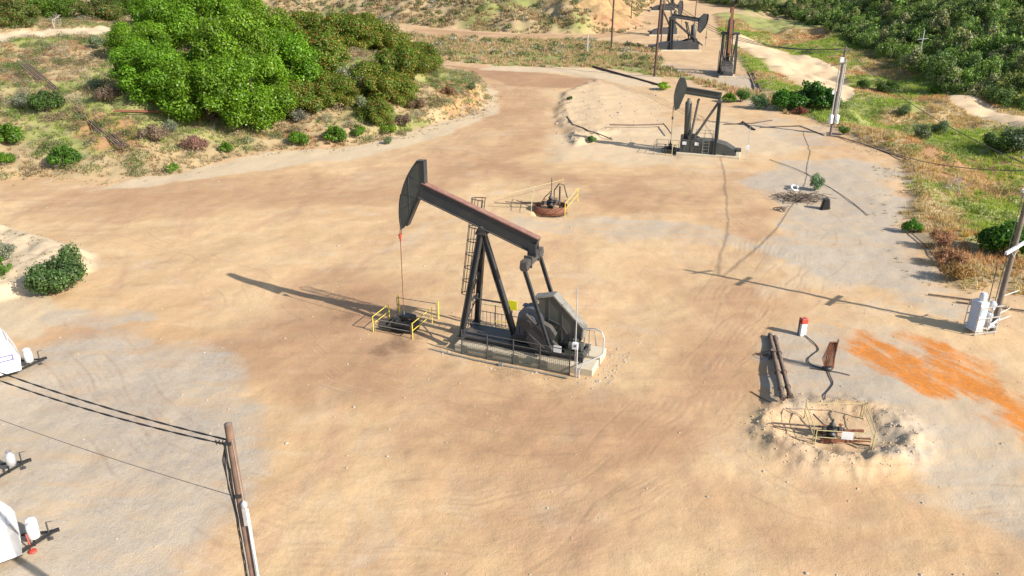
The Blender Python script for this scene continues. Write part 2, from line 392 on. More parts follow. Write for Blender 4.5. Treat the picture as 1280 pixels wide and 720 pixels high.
cream=np.maximum.reduce([mask(X,Y,LEDGE,1.2,1.0,.5,seed=331),mask(X,Y,PX((-60,350),(60,370),(100,395),(40,425),(-60,425)),1.5,1.5,.4,seed=332)*.8,
  mask(X,Y,PX((100,240),(215,216),(335,190),(440,184),(545,155),(600,140),(612,118),(590,104),(620,112),(622,140),(560,168),(440,200),(330,212),(200,232)),1.2,1.2,.4,seed=333),
  mask(X,Y,BANK,3.5,3.5,.4,seed=334)*.5,mask(X,Y,PX((700,170),(900,150),(1000,165),(990,190),(880,205),(760,210),(690,200)),4,4,.2,seed=335)*.7,
  mask(X,Y,PX((1070,410),(1180,430),(1270,560),(1290,640),(1150,600),(1085,520)),3,3,.3,seed=336)*.6,
  mask(X,Y,PX((620,82),(740,86),(830,96),(830,112),(760,102),(700,92),(600,86)),1.5,2,.3,seed=337)*.9,
  mask(X,Y,PX((975,500),(1100,500),(1150,560),(1120,600),(1010,600),(950,550)),1.5,1,.6,seed=338)*.25,
  mask(X,Y,PX((960,300),(1040,300),(1060,360),(960,370)),3,3,.3,seed=339)*.5,
  yard*.65,pathl])
orange=np.maximum.reduce([0*X,mask(X,Y,PX((1030,418),(1075,416),(1100,425),(1150,455),(1200,478),(1190,500),(1150,490),(1110,470),(1070,445)),2.6,1.8,.5,seed=341),
  mask(X,Y,PX((1140,420),(1160,425),(1200,450),(1240,482),(1300,520),(1300,560),(1262,528),(1220,490),(1170,455)),2.4,1.6,.5,seed=342),.28*mask(X,Y,PX((1090,420),(1190,440),(1290,500),(1300,560),(1200,500),(1120,470)),3,2,.4,seed=343)])
brown=np.maximum.reduce([mask(X,Y,PX((560,82),(640,88),(752,98),(755,108),(700,112),(640,108),(600,95)),2,2,.3,seed=351),
  .72*mask(X,Y,PX((380,330),(480,330),(560,460),(760,480),(1000,440),(930,560),(800,620),(520,600),(420,500),(300,440)),7,7,.1,seed=352),
  .45*mask(X,Y,PX((0,235),(200,235),(420,215),(560,180),(620,130),(600,100),(680,110),(680,170),(600,230),(420,260),(200,275),(0,272)),3,4,.15,seed=353),
  .55*mask(X,Y,PX((730,215),(920,215),(1000,240),(960,270),(800,275),(740,255)),3,3,.2,seed=354),
  .6*mask(X,Y,PX((860,380),(940,350),(960,440),(930,520),(860,560),(800,520)),4,4,.15,seed=356),.5*mask(X,Y,PX((560,600),(900,600),(1150,660),(1100,720),(700,700)),4,5,.12,seed=357),.5*mask(X,Y,PX((270,380),(360,370),(420,440),(380,520),(300,480)),4,4,.15,seed=358),
  .6*mask(X,Y,PX((500,44),(620,49),(730,52),(790,42),(830,22),(810,32),(780,40),(720,44),(620,42),(520,36)),2,1,.2,seed=355)])
spots=[(475,441,1.5,.75),(440,395,.9,.6),(690,262,1.6,.5),(560,415,.8,.5),(850,195,1.7,.4),(498,432,1.8,.7),(520,420,1.2,.5),(645,465,2.5,.35),(1045,562,1.0,.6),(690,470,3,.3),(430,398,1.2,.5),(142,322,1.7,.28),(1000,250,2.2,.35),(1160,440,1.6,.2)]
wet=np.zeros_like(X)
for u,v,r,k in spots:
    cx,cy=g(u,v); d=np.hypot(X-cx,(Y-cy)*1.0)+(fbm(X*1.1,Y*1.1,int(u),3)-.5)*r*1.2
    wet=np.maximum(wet,k*sm((r-d)/r))
# worn lanes: signed distance across the lane, used for wheel ruts
LANE1=PX((-100,262),(150,250),(350,235),(480,210),(570,180),(625,140),(650,115),(630,98),(560,86),(520,74))
LANE2=PX((560,190),(650,215),(760,230),(880,250),(945,300),(930,360),(880,440),(850,520),(760,600),(600,650),(380,640),(200,560),(100,430))
LANE3=PX((640,760),(760,640),(900,560),(1000,620),(1200,640),(1400,620))
LANE4=PX((-100,300),(150,300),(300,350),(420,470),(640,540),(850,520),(960,400),(1040,290),(960,220),(820,215))
brown=np.maximum(brown,.75*np.exp(-(dline(X,Y,LANE2)/3.6)**2)*sm((fbm(X*.09,Y*.09,371,4)-.34)/.2))
brown=np.maximum(brown,.6*np.exp(-(dline(X,Y,LANE1)/4.2)**2)*sm((fbm(X*.07,Y*.07,372,4)-.36)/.2))
brown=np.maximum(brown,.5*np.exp(-(dline(X,Y,LANE3)/3.0)**2)*sm((fbm(X*.09,Y*.09,373,4)-.4)/.2))
gr=greenness(X,Y)+np.where((X>20)&(Y<260),.03,0)-np.where(X<20,.045,0)
redcut=np.maximum(mask(X,Y,[(26,268),(52,262),(72,290),(78,330),(60,350),(30,300)],8,8,.08,seed=361),.9*mask(X,Y,PX((875,95),(1000,128),(900,118),(840,104)),2,2,.3,seed=362))
redcut=np.maximum(redcut,.8*mask(X,Y,[gp(u,v)[:2] for u,v in((95,140),(170,150),(175,185),(120,190),(90,165))],1.5,1.5,.5,seed=364))
redcut=np.maximum(redcut,.8*mask(X,Y,[gp(u,v)[:2] for u,v in((1140,185),(1280,190),(1280,240),(1200,250),(1150,215))],3,3,.3,seed=366))
yelcut=mask(X,Y,[(8,290),(24,268),(40,280),(50,330),(20,330)],6,8,.12,seed=363)
yelcut=np.maximum(yelcut,mask(X,Y,[gp(u,v)[:2] for u,v in((540,105),(600,112),(600,140),(560,148),(545,130))],1.2,.8,.5,seed=365))
for nm,arr in (('mA',(veg,gravel,cream)),('mB',(orange,brown,wet)),('mC',(gr,redcut,yelcut)),('mD',(dline(X,Y,LANE1),dline(X,Y,LANE2),np.minimum(np.abs(dline(X,Y,LANE3)),np.abs(dline(X,Y,LANE4)))))):
    at=me.attributes.new(nm,'FLOAT_VECTOR','POINT'); at.data.foreach_set('vector',np.stack(arr,1).astype(np.float32).ravel())
def ground_mat():
    m,nt,out=newmat('earth_yard')
    geo=N(nt,'ShaderNodeNewGeometry').outputs['Position']
    def att(n):
        x=N(nt,'ShaderNodeAttribute',attribute_name=n); s=N(nt,'ShaderNodeSeparateXYZ'); nt.links.new(x.outputs['Vector'],s.inputs[0]); return s.outputs
    A,B,C_,D=att('mA'),att('mB'),att('mC'),att('mD')
    big=noise(nt,geo,.07,5,.6,.6); mid=noise(nt,geo,.45,6,.65,.8); fin=noise(nt,geo,3.5,6,.7); peb=noise(nt,geo,14,3,.6)
    # streaked noise: worn sweeps
    mp=N(nt,'ShaderNodeMapping'); mp.inputs['Scale'].default_value=(.10,.42,.3); mp.inputs['Rotation'].default_value=(0,0,R(12)); nt.links.new(geo,mp.inputs[0])
    st=noise(nt,mp.outputs[0],1.6,6,.65,.5)
    tan1=(.570,.400,.220); tan2=(.495,.325,.172); pale=(.610,.455,.280); brn=(.400,.238,.125); gry=(.335,.300,.255)
    c=mixc(nt,ramp(nt,big,.38,.62),tan1,tan2)
    c=mixc(nt,math_(nt,'MULTIPLY',ramp(nt,st,.48,.70),.55),c,pale)
    c=mixc(nt,math_(nt,'MULTIPLY',ramp(nt,mid,.52,.75),.4),c,brn)
    mp2=N(nt,'ShaderNodeMapping'); mp2.inputs['Scale'].default_value=(.22,.09,.3); mp2.inputs['Rotation'].default_value=(0,0,R(28)); nt.links.new(geo,mp2.inputs[0])
    c=mixc(nt,math_(nt,'MULTIPLY',ramp(nt,noise(nt,mp2.outputs[0],1.1,6,.68,1.2),.50,.66),.55),c,(.44,.27,.165))
    c=mixc(nt,math_(nt,'MULTIPLY',ramp(nt,noise(nt,geo,.13,7,.7,1.5),.54,.68),.5),c,(.52,.43,.32))
    def mixmask(c,mk,col,n,w=.5,amt=1.):
        f=math_(nt,'MULTIPLY',math_(nt,'ADD',mk,math_(nt,'MULTIPLY',math_(nt,'SUBTRACT',n,.5),w*1.6)),1.,clamp=True)
        f=math_(nt,'MULTIPLY',math_(nt,'MULTIPLY',f,math_(nt,'MINIMUM',math_(nt,'MULTIPLY',mk,4.),1.)),amt,clamp=True)
        return mixc(nt,f,c,col)
    c=mixmask(c,B[1],mixc(nt,mid,(.40,.235,.130),(.31,.178,.100)),math_(nt,'ADD',math_(nt,'MULTIPLY',st,.5),math_(nt,'MULTIPLY',big,.5)),1.6,.9)
    c=mixmask(c,A[2],mixc(nt,mid,(.60,.485,.33),(.50,.39,.25)),mid,.8)
    gcol=mixc(nt,ramp(nt,fin,.35,.7),(.345,.305,.245),(.50,.44,.355))
    gcol=mixc(nt,math_(nt,'MULTIPLY',ramp(nt,noise(nt,geo,.5,7,.75,1.2),.47,.62),.45),gcol,(.53,.415,.27))
    c=mixmask(c,A[1],gcol,math_(nt,'ADD',math_(nt,'MULTIPLY',st,.6),math_(nt,'MULTIPLY',noise(nt,geo,.16,6,.65,.6),.4)),2.6,.85)
    mp0=N(nt,'ShaderNodeMapping'); mp0.inputs['Rotation'].default_value=(0,0,R(61)); nt.links.new(geo,mp0.inputs[0])
    mp3=N(nt,'ShaderNodeMapping'); mp3.inputs['Scale'].default_value=(.2,.9,.5); nt.links.new(mp0.outputs[0],mp3.inputs[0])
    c=mixmask(c,math_(nt,'MULTIPLY',B[0],1.1),mixc(nt,ramp(nt,fin,.3,.7),(.66,.215,.016),(.42,.16,.04)),noise(nt,mp3.outputs[0],1.0,6,.72,.9),2.3,.95)
    c=mixmask(c,B[2],(.13,.07,.045),fin,.8,.8)
    # vegetated ground: litter, dry and green
    vg=mixc(nt,ramp(nt,C_[0],.42,.55),(.38,.29,.155),(.22,.25,.07))
    vg=mixc(nt,math_(nt,'MULTIPLY',ramp(nt,mid,.45,.75),.6),vg,(.42,.32,.2))
    vg=mixc(nt,C_[1],vg,mixc(nt,mid,(.36,.175,.085),(.27,.14,.08)))
    vg=mixc(nt,C_[2],vg,mixc(nt,ramp(nt,mid,.4,.6),(.40,.28,.12),(.30,.18,.10)))
    c=mixmask(c,A[0],vg,mid,.5)
    # ruts
    lane=None; H=None
    for k,(d,fr,wd) in enumerate(((D[0],6.2,5.2),(D[1],5.4,4.2),(D[2],7.1,3.0))):
        dd=math_(nt,'ADD',d,math_(nt,'MULTIPLY',noise(nt,geo,.10,1,.4),3.0))
        w=math_(nt,'SUBTRACT',1.,math_(nt,'DIVIDE',math_(nt,'ABSOLUTE',dd),wd),clamp=True)
        wn=math_(nt,'MULTIPLY',math_(nt,'MINIMUM',math_(nt,'MULTIPLY',w,3.),1.),ramp(nt,noise(nt,geo,.16+.05*k,3,.5,.5),.50,.62)); wn=math_(nt,'MULTIPLY',wn,ramp(nt,noise(nt,geo,1.3,4,.7),.30,.62))
        s=math_(nt,'SINE',math_(nt,'MULTIPLY',dd,fr)); s=math_(nt,'ADD',math_(nt,'MULTIPLY',s,.6),math_(nt,'MULTIPLY',math_(nt,'SINE',math_(nt,'MULTIPLY',dd,fr*2.63)),.7))
        t=math_(nt,'MULTIPLY',s,wn); H=t if H is None else math_(nt,'ADD',H,t)
    bare=math_(nt,'SUBTRACT',1.,A[0],clamp=True); H=math_(nt,'MULTIPLY',H,bare)
    f=math_(nt,'MULTIPLY',math_(nt,'MAXIMUM',H,0.),.22); c=mixc(nt,f,c,(.26,.175,.115))
    f=math_(nt,'MULTIPLY',math_(nt,'MAXIMUM',math_(nt,'MULTIPLY',H,-1.),0.),.16); c=mixc(nt,f,c,(.60,.47,.33))
    # pairs of narrow tyre marks along the lanes
    for k,(d,offs) in enumerate(((D[0],(-3.1,-1.3,.9,2.7)),(D[1],(-2.6,-.8,1.0,2.8)),(D[2],(.9,2.7)))):
        dd=math_(nt,'ADD',d,math_(nt,'MULTIPLY',noise(nt,geo,.06+.02*k,1,.4),4.5))
        g_=ramp(nt,noise(nt,geo,.11+.03*k,3,.5,.3),.47,.55); tr=math_(nt,'ADD',math_(nt,'MULTIPLY',noise(nt,geo,7.,2),.8),.3)
        for o_ in offs:
            q_=math_(nt,'SUBTRACT',1.,math_(nt,'DIVIDE',math_(nt,'ABSOLUTE',math_(nt,'SUBTRACT',dd,2.2+o_)),.17),clamp=True)
            q_=math_(nt,'MULTIPLY',math_(nt,'MULTIPLY',math_(nt,'MULTIPLY',q_,g_),tr),bare)
            c=mixc(nt,math_(nt,'MULTIPLY',q_,.42),c,(.29,.185,.11)); H=math_(nt,'SUBTRACT',H,math_(nt,'MULTIPLY',q_,1.5))
    # grit
    vo=N(nt,'ShaderNodeTexVoronoi'); vo.inputs['Scale'].default_value=5.; nt.links.new(geo,vo.inputs['Vector'])
    sp=math_(nt,'MULTIPLY',math_(nt,'LESS_THAN',vo.outputs['Distance'],.13),math_(nt,'GREATER_THAN',fin,.53))
    sp=math_(nt,'MULTIPLY',sp,math_(nt,'ADD',math_(nt,'MULTIPLY',A[1],.7),.35))
    c=mixc(nt,sp,c,mixc(nt,ramp(nt,peb,.45,.55),(.16,.13,.10),(.62,.58,.52)))
    c=mixc(nt,math_(nt,'MULTIPLY',ramp(nt,fin,.45,.72),.2),c,(.26,.18,.11))
    p=N(nt,'ShaderNodeBsdfPrincipled'); p.inputs['Roughness'].default_value=.95; p.inputs['Specular IOR Level'].default_value=.15
    nt.links.new(c,p.inputs['Base Color'])
    hh=math_(nt,'ADD',math_(nt,'MULTIPLY',fin,.045),math_(nt,'MULTIPLY',mid,.05)); hh=math_(nt,'ADD',hh,math_(nt,'MULTIPLY',peb,math_(nt,'ADD',math_(nt,'MULTIPLY',A[1],.02),.012)))
    hh=math_(nt,'ADD',hh,math_(nt,'MULTIPLY',H,.009))
    nt.links.new(bump(nt,hh,.8,1.),p.inputs['Normal'])
    nt.links.new(p.outputs[0],out.inputs[0]); return m
me.materials.append(ground_mat())
ground=bpy.data.objects.new('ground',me); COL.objects.link(ground); tag(ground,kind='structure')
# ============================================================ PUMPJACKS
def arc(cx,cz,r,a0,a1,n=14): return [(cx+r*math.cos(R(a0+(a1-a0)*i/n)),cz+r*math.sin(R(a0+(a1-a0)*i/n))) for i in range(n+1)]
def flangebox(mb,a,b,w,h): mb.ibeam(a,b,w,h,.04)
W1=(-7.88,52.8); A1=R(-22); e1=(math.cos(A1),math.sin(A1)); n1=(-e1[1],e1[0])
def l1(x,y): return (W1[0]+e1[0]*x+n1[0]*y,W1[1]+e1[1]*x+n1[1]*y)
PO=9.5
def locplane(u,v,n):
    a_,y_,d_=ray(u,v); t=(W1[0]*n1[0]+W1[1]*n1[1]+n)/(a_*n1[0]+y_*n1[1])
    Xx=a_*t-W1[0];Yy=y_*t-W1[1]; return (Xx*e1[0]+Yy*e1[1],CH+d_*t)
p=l1(PO,0); zb=hz(*p)
J=empty('pumpjack',(p[0],p[1],zb),A1,'large dark grey pumpjack in the middle of the yard, horsehead raised, rust red beam top','pumpjack')
O=(-PO,0,0)
b=MB().box((9.85,-.93,.2),(9.9,1.5,.6),bev=.04).box((9.85,.93,.2),(9.9,1.5,.6),bev=.04); b.build('concrete_base','concrete',J,O)
b=MB()
for y in(-.85,.85): b.ibeam((4.95,y,.72),(13.9,y,.72),.3,.42,.04)
for x in(5.2,7.4,9.0,10.9,12.4,13.8): b.beam((x,-.82,.74),(x,.82,.74),.2,.3)
b.box((7.0,0,.93),(3.6,1.3,.04)); b.build('skid','steel',J,O)
b=MB(); b.prism([(8.5,.93),(11.0,.93),(10.7,1.45),(8.8,1.45)],-.55,.55).build('gearbox_stand','steel',J,O)
b=MB()
gb=[(8.95,1.45),(10.75,1.45),(10.9,2.2)]+arc(10.0,2.65,.95,-10,150,8)+[(9.0,2.2)]
b.prism(gb,-.5,.5)
for y in(-.55,.55): b.lathe((10.0,y-.08,2.65),[(.42,0),(.42,.16)],(0,1,0))
for x in(9.2,9.6,10.4): b.box((x,-.53,1.9),(.08,.08,.8))
b.box((9.6,0,3.55),(.5,.4,.1)); b.build('gearbox','blue',J,O)
# samson post
AP=(6.35,0,8.25)
for s_ in(-1,1):
    b=MB(); b.ibeam((5.25,1.35*s_,.95),(6.3,.22*s_,8.2),.34,.36,.06,up=(1,0,0)); b.box((5.22,1.37*s_,.95),(.6,.5,.06)); b.build('post_leg','steel',J,O)
b=MB(); b.ibeam((8.75,0,.95),(6.45,0,8.2),.36,.36,.06,up=(1,0,0)); b.box((8.8,0,.96),(.6,.7,.08)); b.build('post_leg','steel',J,O)
b=MB()
for z0,z1 in((1.6,3.4),(3.4,5.2),(5.2,6.8)):
    f=lambda z:((z-.95)/7.25)
    P=lambda s_,z:(5.25+1.05*f(z),s_*(1.35-1.13*f(z)),z)
    b.beam(P(-1,z1),P(1,z1),.09,.12)
    b.beam(P(-1,z0),P(1,z1),.06,.08)
b.beam((5.7,0,3.4),(8.0,0,3.4),.08,.1); b.build('cross_brace','steel',J,O)
b=MB(); b.box((6.38,0,8.3),(.75,.75,.14)); b.prism([(6.0,8.36),(6.75,8.36),(6.55,8.75),(6.2,8.75)],-.3,.3); b.tube([(6.38,-.42,8.66),(6.38,.42,8.66)],.16,12); b.build('saddle_bearing','steel',J,O)
# walking beam
BA=V(10.25,0,7.93);BB=V(1.9,0,10.78); d=unit(BB-BA); up=V(-d[2],0,d[0]); up=up if up[2]>0 else -up
b=MB(); y=V(0,1,0); L=np.linalg.norm(BB-BA);c=(BA+BB)/2
b.box(c,(L,.06,1.0),(d,y,up)); b.box(c-up*.53,(L,.56,.06),(d,y,up))
for s_ in(-1,1): b.box(c+y*s_*.17,(L*.995,.03,1.0),(d,y,up))
b.box(BA+d*.02,(.05,.5,1.04),(d,y,up))
WB=b.build('walking_beam','steel',J,O)
MB().box(c+up*.54,(L,.52,.08),(d,y,up)).build('top_flange','flange',J,O)
# horsehead
prof=arc(6.38,8.7,6.12,139.5,188,18)
poly=prof+[(.72,8.15),(1.15,9.25),(1.70,10.25),(2.25,11.3),(2.25,12.74)]
b=MB(); b.prism(poly,-.17,.17)
HH=b.build('horsehead','steel2',J,O)
b=MB(); pr=arc(6.38,8.7,6.16,139,188.3,18); inn=arc(6.38,8.7,6.10,139,188.3,18)
b.prism(pr+inn[::-1],-.25,.25); b.build('curved_face_plate','steel',HH)
b=MB(); b.prism([(2.22,11.2),(2.30,11.2),(2.30,12.82),(2.22,12.82)],-.23,.23); b.prism([(1.72,12.72),(2.30,12.78),(2.30,12.83),(1.74,12.79)],-.23,.23)
b.prism([(.70,8.12),(.80,8.10),(2.32,11.2),(2.22,11.28)],-.22,.22)
for i in(4,9,13): 
    x_,z_=prof[i]; b.beam((x_+.12,-.18,z_),(1.5,-.18,max(z_-.2,9.9)),.02,.04)
b.build('back_plate','steel',HH)
b=MB().box((1.05,-.18,10.3),(.03,.03,2.6)); b.build('stiffener','guardm',HH)
for o in children(HH):
    for v_ in o.data.vertices: v_.co.x-=PO
# bridle, carrier, rod
for s_ in(-1,1):
    b=MB(); pts=[(x_-.05,.10*s_,z_) for x_,z_ in arc(6.38,8.7,6.2,165,188,6)]+[(.1,.10*s_,7.35)]
    b.tube(pts,.022,6); b.build('bridle_cable','cable',J,O)
b=MB().box((.08,0,7.32),(.13,.36,.10)).box((.08,0,7.05),(.09,.10,.42)).tube([(.08,-.12,7.15),(.08,.12,7.15)],.07,10); b.build('carrier_bar','redp',J,O)
MB().tube([(.08,0,7.0),(.0,0,1.5)],.028,6).build('polished_rod','rust',J,O)
# equalizer
b=MB(); b.prism([(9.72,7.25),(10.12,7.25),(10.18,6.85),(10.05,6.65),(9.78,6.65),(9.66,6.85)],-1.62,1.62); b.box((9.92,-1.30,6.98),(.5,.42,.62)); b.box((9.92,1.30,6.98),(.5,.42,.62)); b.box((9.92,-.72,7.0),(.56,.10,.8)); b.box((9.92,.72,7.0),(.56,.10,.8)); b.build('equalizer','steel3',J,O)
b=MB().box((10.0,0,7.38),(.6,.6,.3)).prism([(9.7,7.2),(10.3,7.2),(10.25,7.6),(9.75,7.6)],-.26,.26); 
for s_ in(-1,1): b.box((10.05,.3*s_,7.75),(.45,.04,.7))
b.build('tail_bearing','steel',J,O)
CP=(11.72,1.32)
for s_ in(-1,1):
    b=MB(); b.ibeam((9.92,1.42*s_,6.75),(CP[0],1.42*s_,CP[1]+.1),.2,.24,.05,up=(1,0,0))
    b.lathe((CP[0],1.42*s_-.18,CP[1]),[(.24,0),(.26,.05),(.26,.31),(.24,.36)],(0,1,0)); b.lathe((9.92,1.42*s_-.16,6.9),[(.2,0),(.2,.32)],(0,1,0)); b.build('pitman_arm','steel',J,O)
for s_ in(-1,1):
    b=MB(); S=V(10.0,0,2.65); E_=V(12.15,0,.98); d_=unit(E_-S); u_=V(-d_[2],0,d_[0]); a0=S-d_*.5; 
    w0,w1=.50,.33
    y0,y1=sorted((.78*s_,1.08*s_))
    po=[a0+u_*w0,a0-u_*w0,E_-u_*w1,E_+u_*w1]; b.prism([(q_[0],q_[2]) for q_ in po],y0,y1)
    b.lathe((10.0,.7*s_ if s_>0 else -1.2,2.65),[(.34,0),(.34,.5)],(0,1,0))
    CR=b.build('crank','steel',J,O)
    for t_,sd in((1,1),(1,-1)):
        b=MB(); ctr=S+d_*1.25+u_*sd*.62
        pp=[ctr-d_*.75-u_*sd*.22,ctr+d_*.75-u_*sd*.22,ctr+d_*.62+u_*sd*.30,ctr+u_*sd*.46,ctr-d_*.62+u_*sd*.30]
        b.prism([(q_[0],q_[2]) for q_ in pp],y0-.06,y1+.06)
        w_=b.build('counterweight','steel3',CR)
        for v_ in w_.data.vertices: v_.co.x-=PO
# belt guard
gpz=[locplane(u,v,-.3) for u,v in((665,372),(692,370),(729,411),(727.5,424))]
q0,q1,q2,q3=gpz
poly=[(10.55,1.1),(10.55,q0[1]-.25),(q0[0]+.15,q0[1]),q1,q2,(q3[0],q3[1]),(q3[0]-.35,1.15)]
b=MB(); b.prism(poly,-.28,.34); GD=b.build('belt_guard','guardm',J,O)
b=MB()
rimp=[poly[1],poly[2],poly[3],poly[4],poly[5]]
for p_,q_ in zip(rimp[:-1],rimp[1:]): b.beam((p_[0],.03,p_[1]),(q_[0],.03,q_[1]),.76,.10)
b.build('rim_band','rim',GD)
b=MB()
def gl(a_,b_): b.beam((a_[0],-.30,a_[1]),(b_[0],-.30,b_[1]),.04,.07)
gl((11.25,1.15),(11.25,q1[1]-.1)); gl((12.2,1.15),(12.2,q1[1]-.5)); gl((13.1,1.2),(13.1,q2[1]+.55)); gl((11.3,1.2),(12.2,2.6)); gl((12.2,2.6),(13.1,1.3)); gl((10.6,2.8),(11.25,2.2)); gl((11.25,2.9),(12.2,2.6)); gl((10.6,1.25),(13.4,1.2))
b.build('rib','steel3',GD)
b=MB().prism([(12.6,.94),(14.0,.94),(13.9,1.15),(12.7,1.15)],-.9,-.4); b.tube([(12.9,-.65,1.5),(13.8,-.65,1.5)],.33,14); b.box((13.3,-.65,1.88),(.35,.3,.2)); b.build('motor','steel2',J,O)
b=MB().lathe((12.85,.5,2.35),[(.5,0),(.5,.15)],(0,1,0)); b.tube([(13.6,.4,1.0),(13.6,.4,2.2),(14.3,.4,2.3),(14.45,.4,1.2)],.05,6); b.tube([(14.1,-.2,.6),(14.1,-.2,2.6),(13.6,-.2,3.1)],.035,6); b.build('conduit','grail',J,O)
for o in children(GD):
    for v_ in o.data.vertices: v_.co.x-=PO
MB().box((12.2,-1.12,1.25),(.55,.03,.5)).build('notice_plate','white',J,O)
# ladder with cage
b=MB(); LB=V(4.78,.95,.6);LT=V(6.1,.95,10.3)
for s_ in(-.2,.2): b.tube([LB+V(0,s_,0),LT+V(0,s_,0)],.03,5)
for k in range(30):
    q_=LB+(LT-LB)*(k+.5)/30; b.tube([q_+V(0,-.2,0),q_+V(0,.2,0)],.016,4,False)
LD=b.build('ladder','steel3',J,O)
b=MB()
for t_ in np.linspace(.27,1.0,8):
    q_=LB+(LT-LB)*t_; pts=[q_+V(-.9*math.sin(math.pi*i/10),-.36*math.cos(math.pi*i/10),0) for i in range(11)]; b.tube(pts,.034,4,False)
for i in(1,3,5,7,9):
    o_=V(-.9*math.sin(math.pi*i/10),-.36*math.cos(math.pi*i/10),0); b.tube([LB+(LT-LB)*.27+o_,LT+o_],.026,4,False)
cg=b.build('safety_cage','steel3',LD,O)
# near-side guard fence
p=l1(9.5,-2.0)
Fz=hz(*p)
FN=empty('guard_fence',(p[0],p[1],Fz),A1,'dark pipe guard fence with mesh panels along the near side of the large pumpjack','fence')
xs=[-3.9,-2.0,-.1,1.8,3.85]
for x in xs: MB().tube([(x,0,-.05),(x,0,1.9)],.045,6).build('post','steel3',FN)
for z in(1.05,1.45,1.85): MB().tube([(-3.9,0,z),(3.85,0,z)],.03,5).build('rail','steel3',FN)
for x0,x1 in zip(xs[:-1],xs[1:]):
    b=MB()
    for k in range(9): b.tube([(x0+.05,.0,.15+k*.1),(x1-.05,.0,.15+k*.1)],.012,3,False)
    for k in range(int((x1-x0)/.14)): b.tube([(x0+.1+k*.14,0,.1),(x0+.1+k*.14,0,1.0)],.012,3,False)
    b.box(((x0+x1)/2,0,.10),(x1-x0-.1,.05,.14)); b.build('mesh_panel','meshp',FN)
# far-side fence with yellow rail and sign
p=l1(7.4,2.7)
FF=empty('guard_fence',(p[0],p[1],hz(*p)),A1,'pipe guard fence with faded yellow rails on the far side of the large pumpjack','fence')
for x in(-2.6,-1.3,0,1.3,2.6): MB().tube([(x,0,-.05),(x,0,1.75)],.04,6).build('post','steel3',FF)
for z in(1.7,):
    MB().tube([(-2.6,0,z),(2.8,0,z)],.04,6).build('rail','yellowf',FF)
MB().tube([(-2.6,0,1.1),(2.8,0,1.1)],.03,6).build('rail','steel3',FF)
MB().tube([(-1.3,-.1,.5),(2.6,-.1,.9)],.04,6).build('rail','yellow',FF)
MB().tube([(2.8,0,0),(2.8,0,1.75)],.045,6).build('post','yellowf',FF)
b=MB()
for x in np.arange(-2.6,-.1,.3): b.tube([(x,0,.1),(x,0,1.1)],.02,4)
b.build('mesh_panel','steel3',FF)
MB().box((.05,-.07,2.0),(.75,.03,.72)).build('warning_sign','yellowsign',FF)
# meter post and conduit by the rear corner
p=l1(13.75,-2.1)
T=empty('meter_post',(p[0],p[1],hz(*p)),A1,'thin galvanised meter post with small white box at the rear corner of the large pumpjack','meter post')
MB().tube([(0,0,-.1),(0,0,6.4)],.035,6).build('mast','galv',T)
MB().box((.0,-.1,2.35),(.36,.2,.46),bev=.03).build('meter_box','whitebox',T)
MB().box((.03,-.21,2.38),(.14,.02,.12)).build('dial','blue',T)
b=MB();
for k,(dx,h_) in enumerate(((.12,2.1),(.28,1.0))):
    b.tube([(dx,0,-.05),(dx,0,h_)] if k==0 else [(dx,0,-.05),(dx,0,.5),(dx+.2,.2,1.0),(dx+1.1,1.0,1.3),(dx+1.25,1.2,1.5),(dx+1.25,1.2,2.6),(dx+1.05,1.3,2.95),(dx+.5,1.5,3.0),(dx-.2,1.6,2.8)],.05,6)
b.build('conduit','galv',T)
p=l1(7.8,-2.5)
b=MB().tube([(-4.6,.25,.1),(-1,0,.09),(0,0,.09),(5.6,0,.1)],.06,6); b.box((0.9,0,.12),(.3,.25,.22)); o=b.build('conduit_pipe','grail',None,loc=(p[0],p[1],hz(*p)),rz=A1)
tag(o,'grey conduit pipe lying on the dirt along the near fence of the large pumpjack','pipe')
# ---------- wellheads
def wellhead(loc,rz,label,s=1.):
    W=empty('wellhead',loc,rz,label,'wellhead')
    MB().lathe((0,0,-.2),[(.30*s,0),(.30*s,.5*s),(.42*s,.5*s),(.42*s,.6*s),(.25*s,.62*s),(.25*s,.9*s),(.36*s,.9*s),(.36*s,1.0*s),(.2*s,1.0*s)],n=14).build('casing','black',W)
    MB().lathe((0,0,.8*s-.2),[(.16*s,0),(.16*s,.35*s),(.22*s,.37*s),(.22*s,.5*s),(.1*s,.6*s),(.07*s,.9*s)],n=12).build('stuffing_box','steel3',W)
    MB().tube([(0,0,.55*s),(-.9*s,.1,.55*s),(-1.0*s,.12,.2)],.08*s,8).tube([(.2,0,.75*s),(.8*s,-.2,.75*s),(.9*s,-.22,0)],.06*s,8).build('flow_line','black',W)
    for dx,dy in((-.6,0),(.55,-.15)):
        b=MB().box((dx*s,dy*s,.66*s),(.24*s,.22*s,.3*s)); b.tube([(dx*s,dy*s,.7*s),(dx*s,dy*s,1.0*s)],.02,5)
        v=b.build('valve','steel3',W)
        MB().lathe((dx*s,dy*s,.98*s),[(.15*s,0),(.15*s,.03)],n=12).build('hand_wheel','rust',v)
    return W
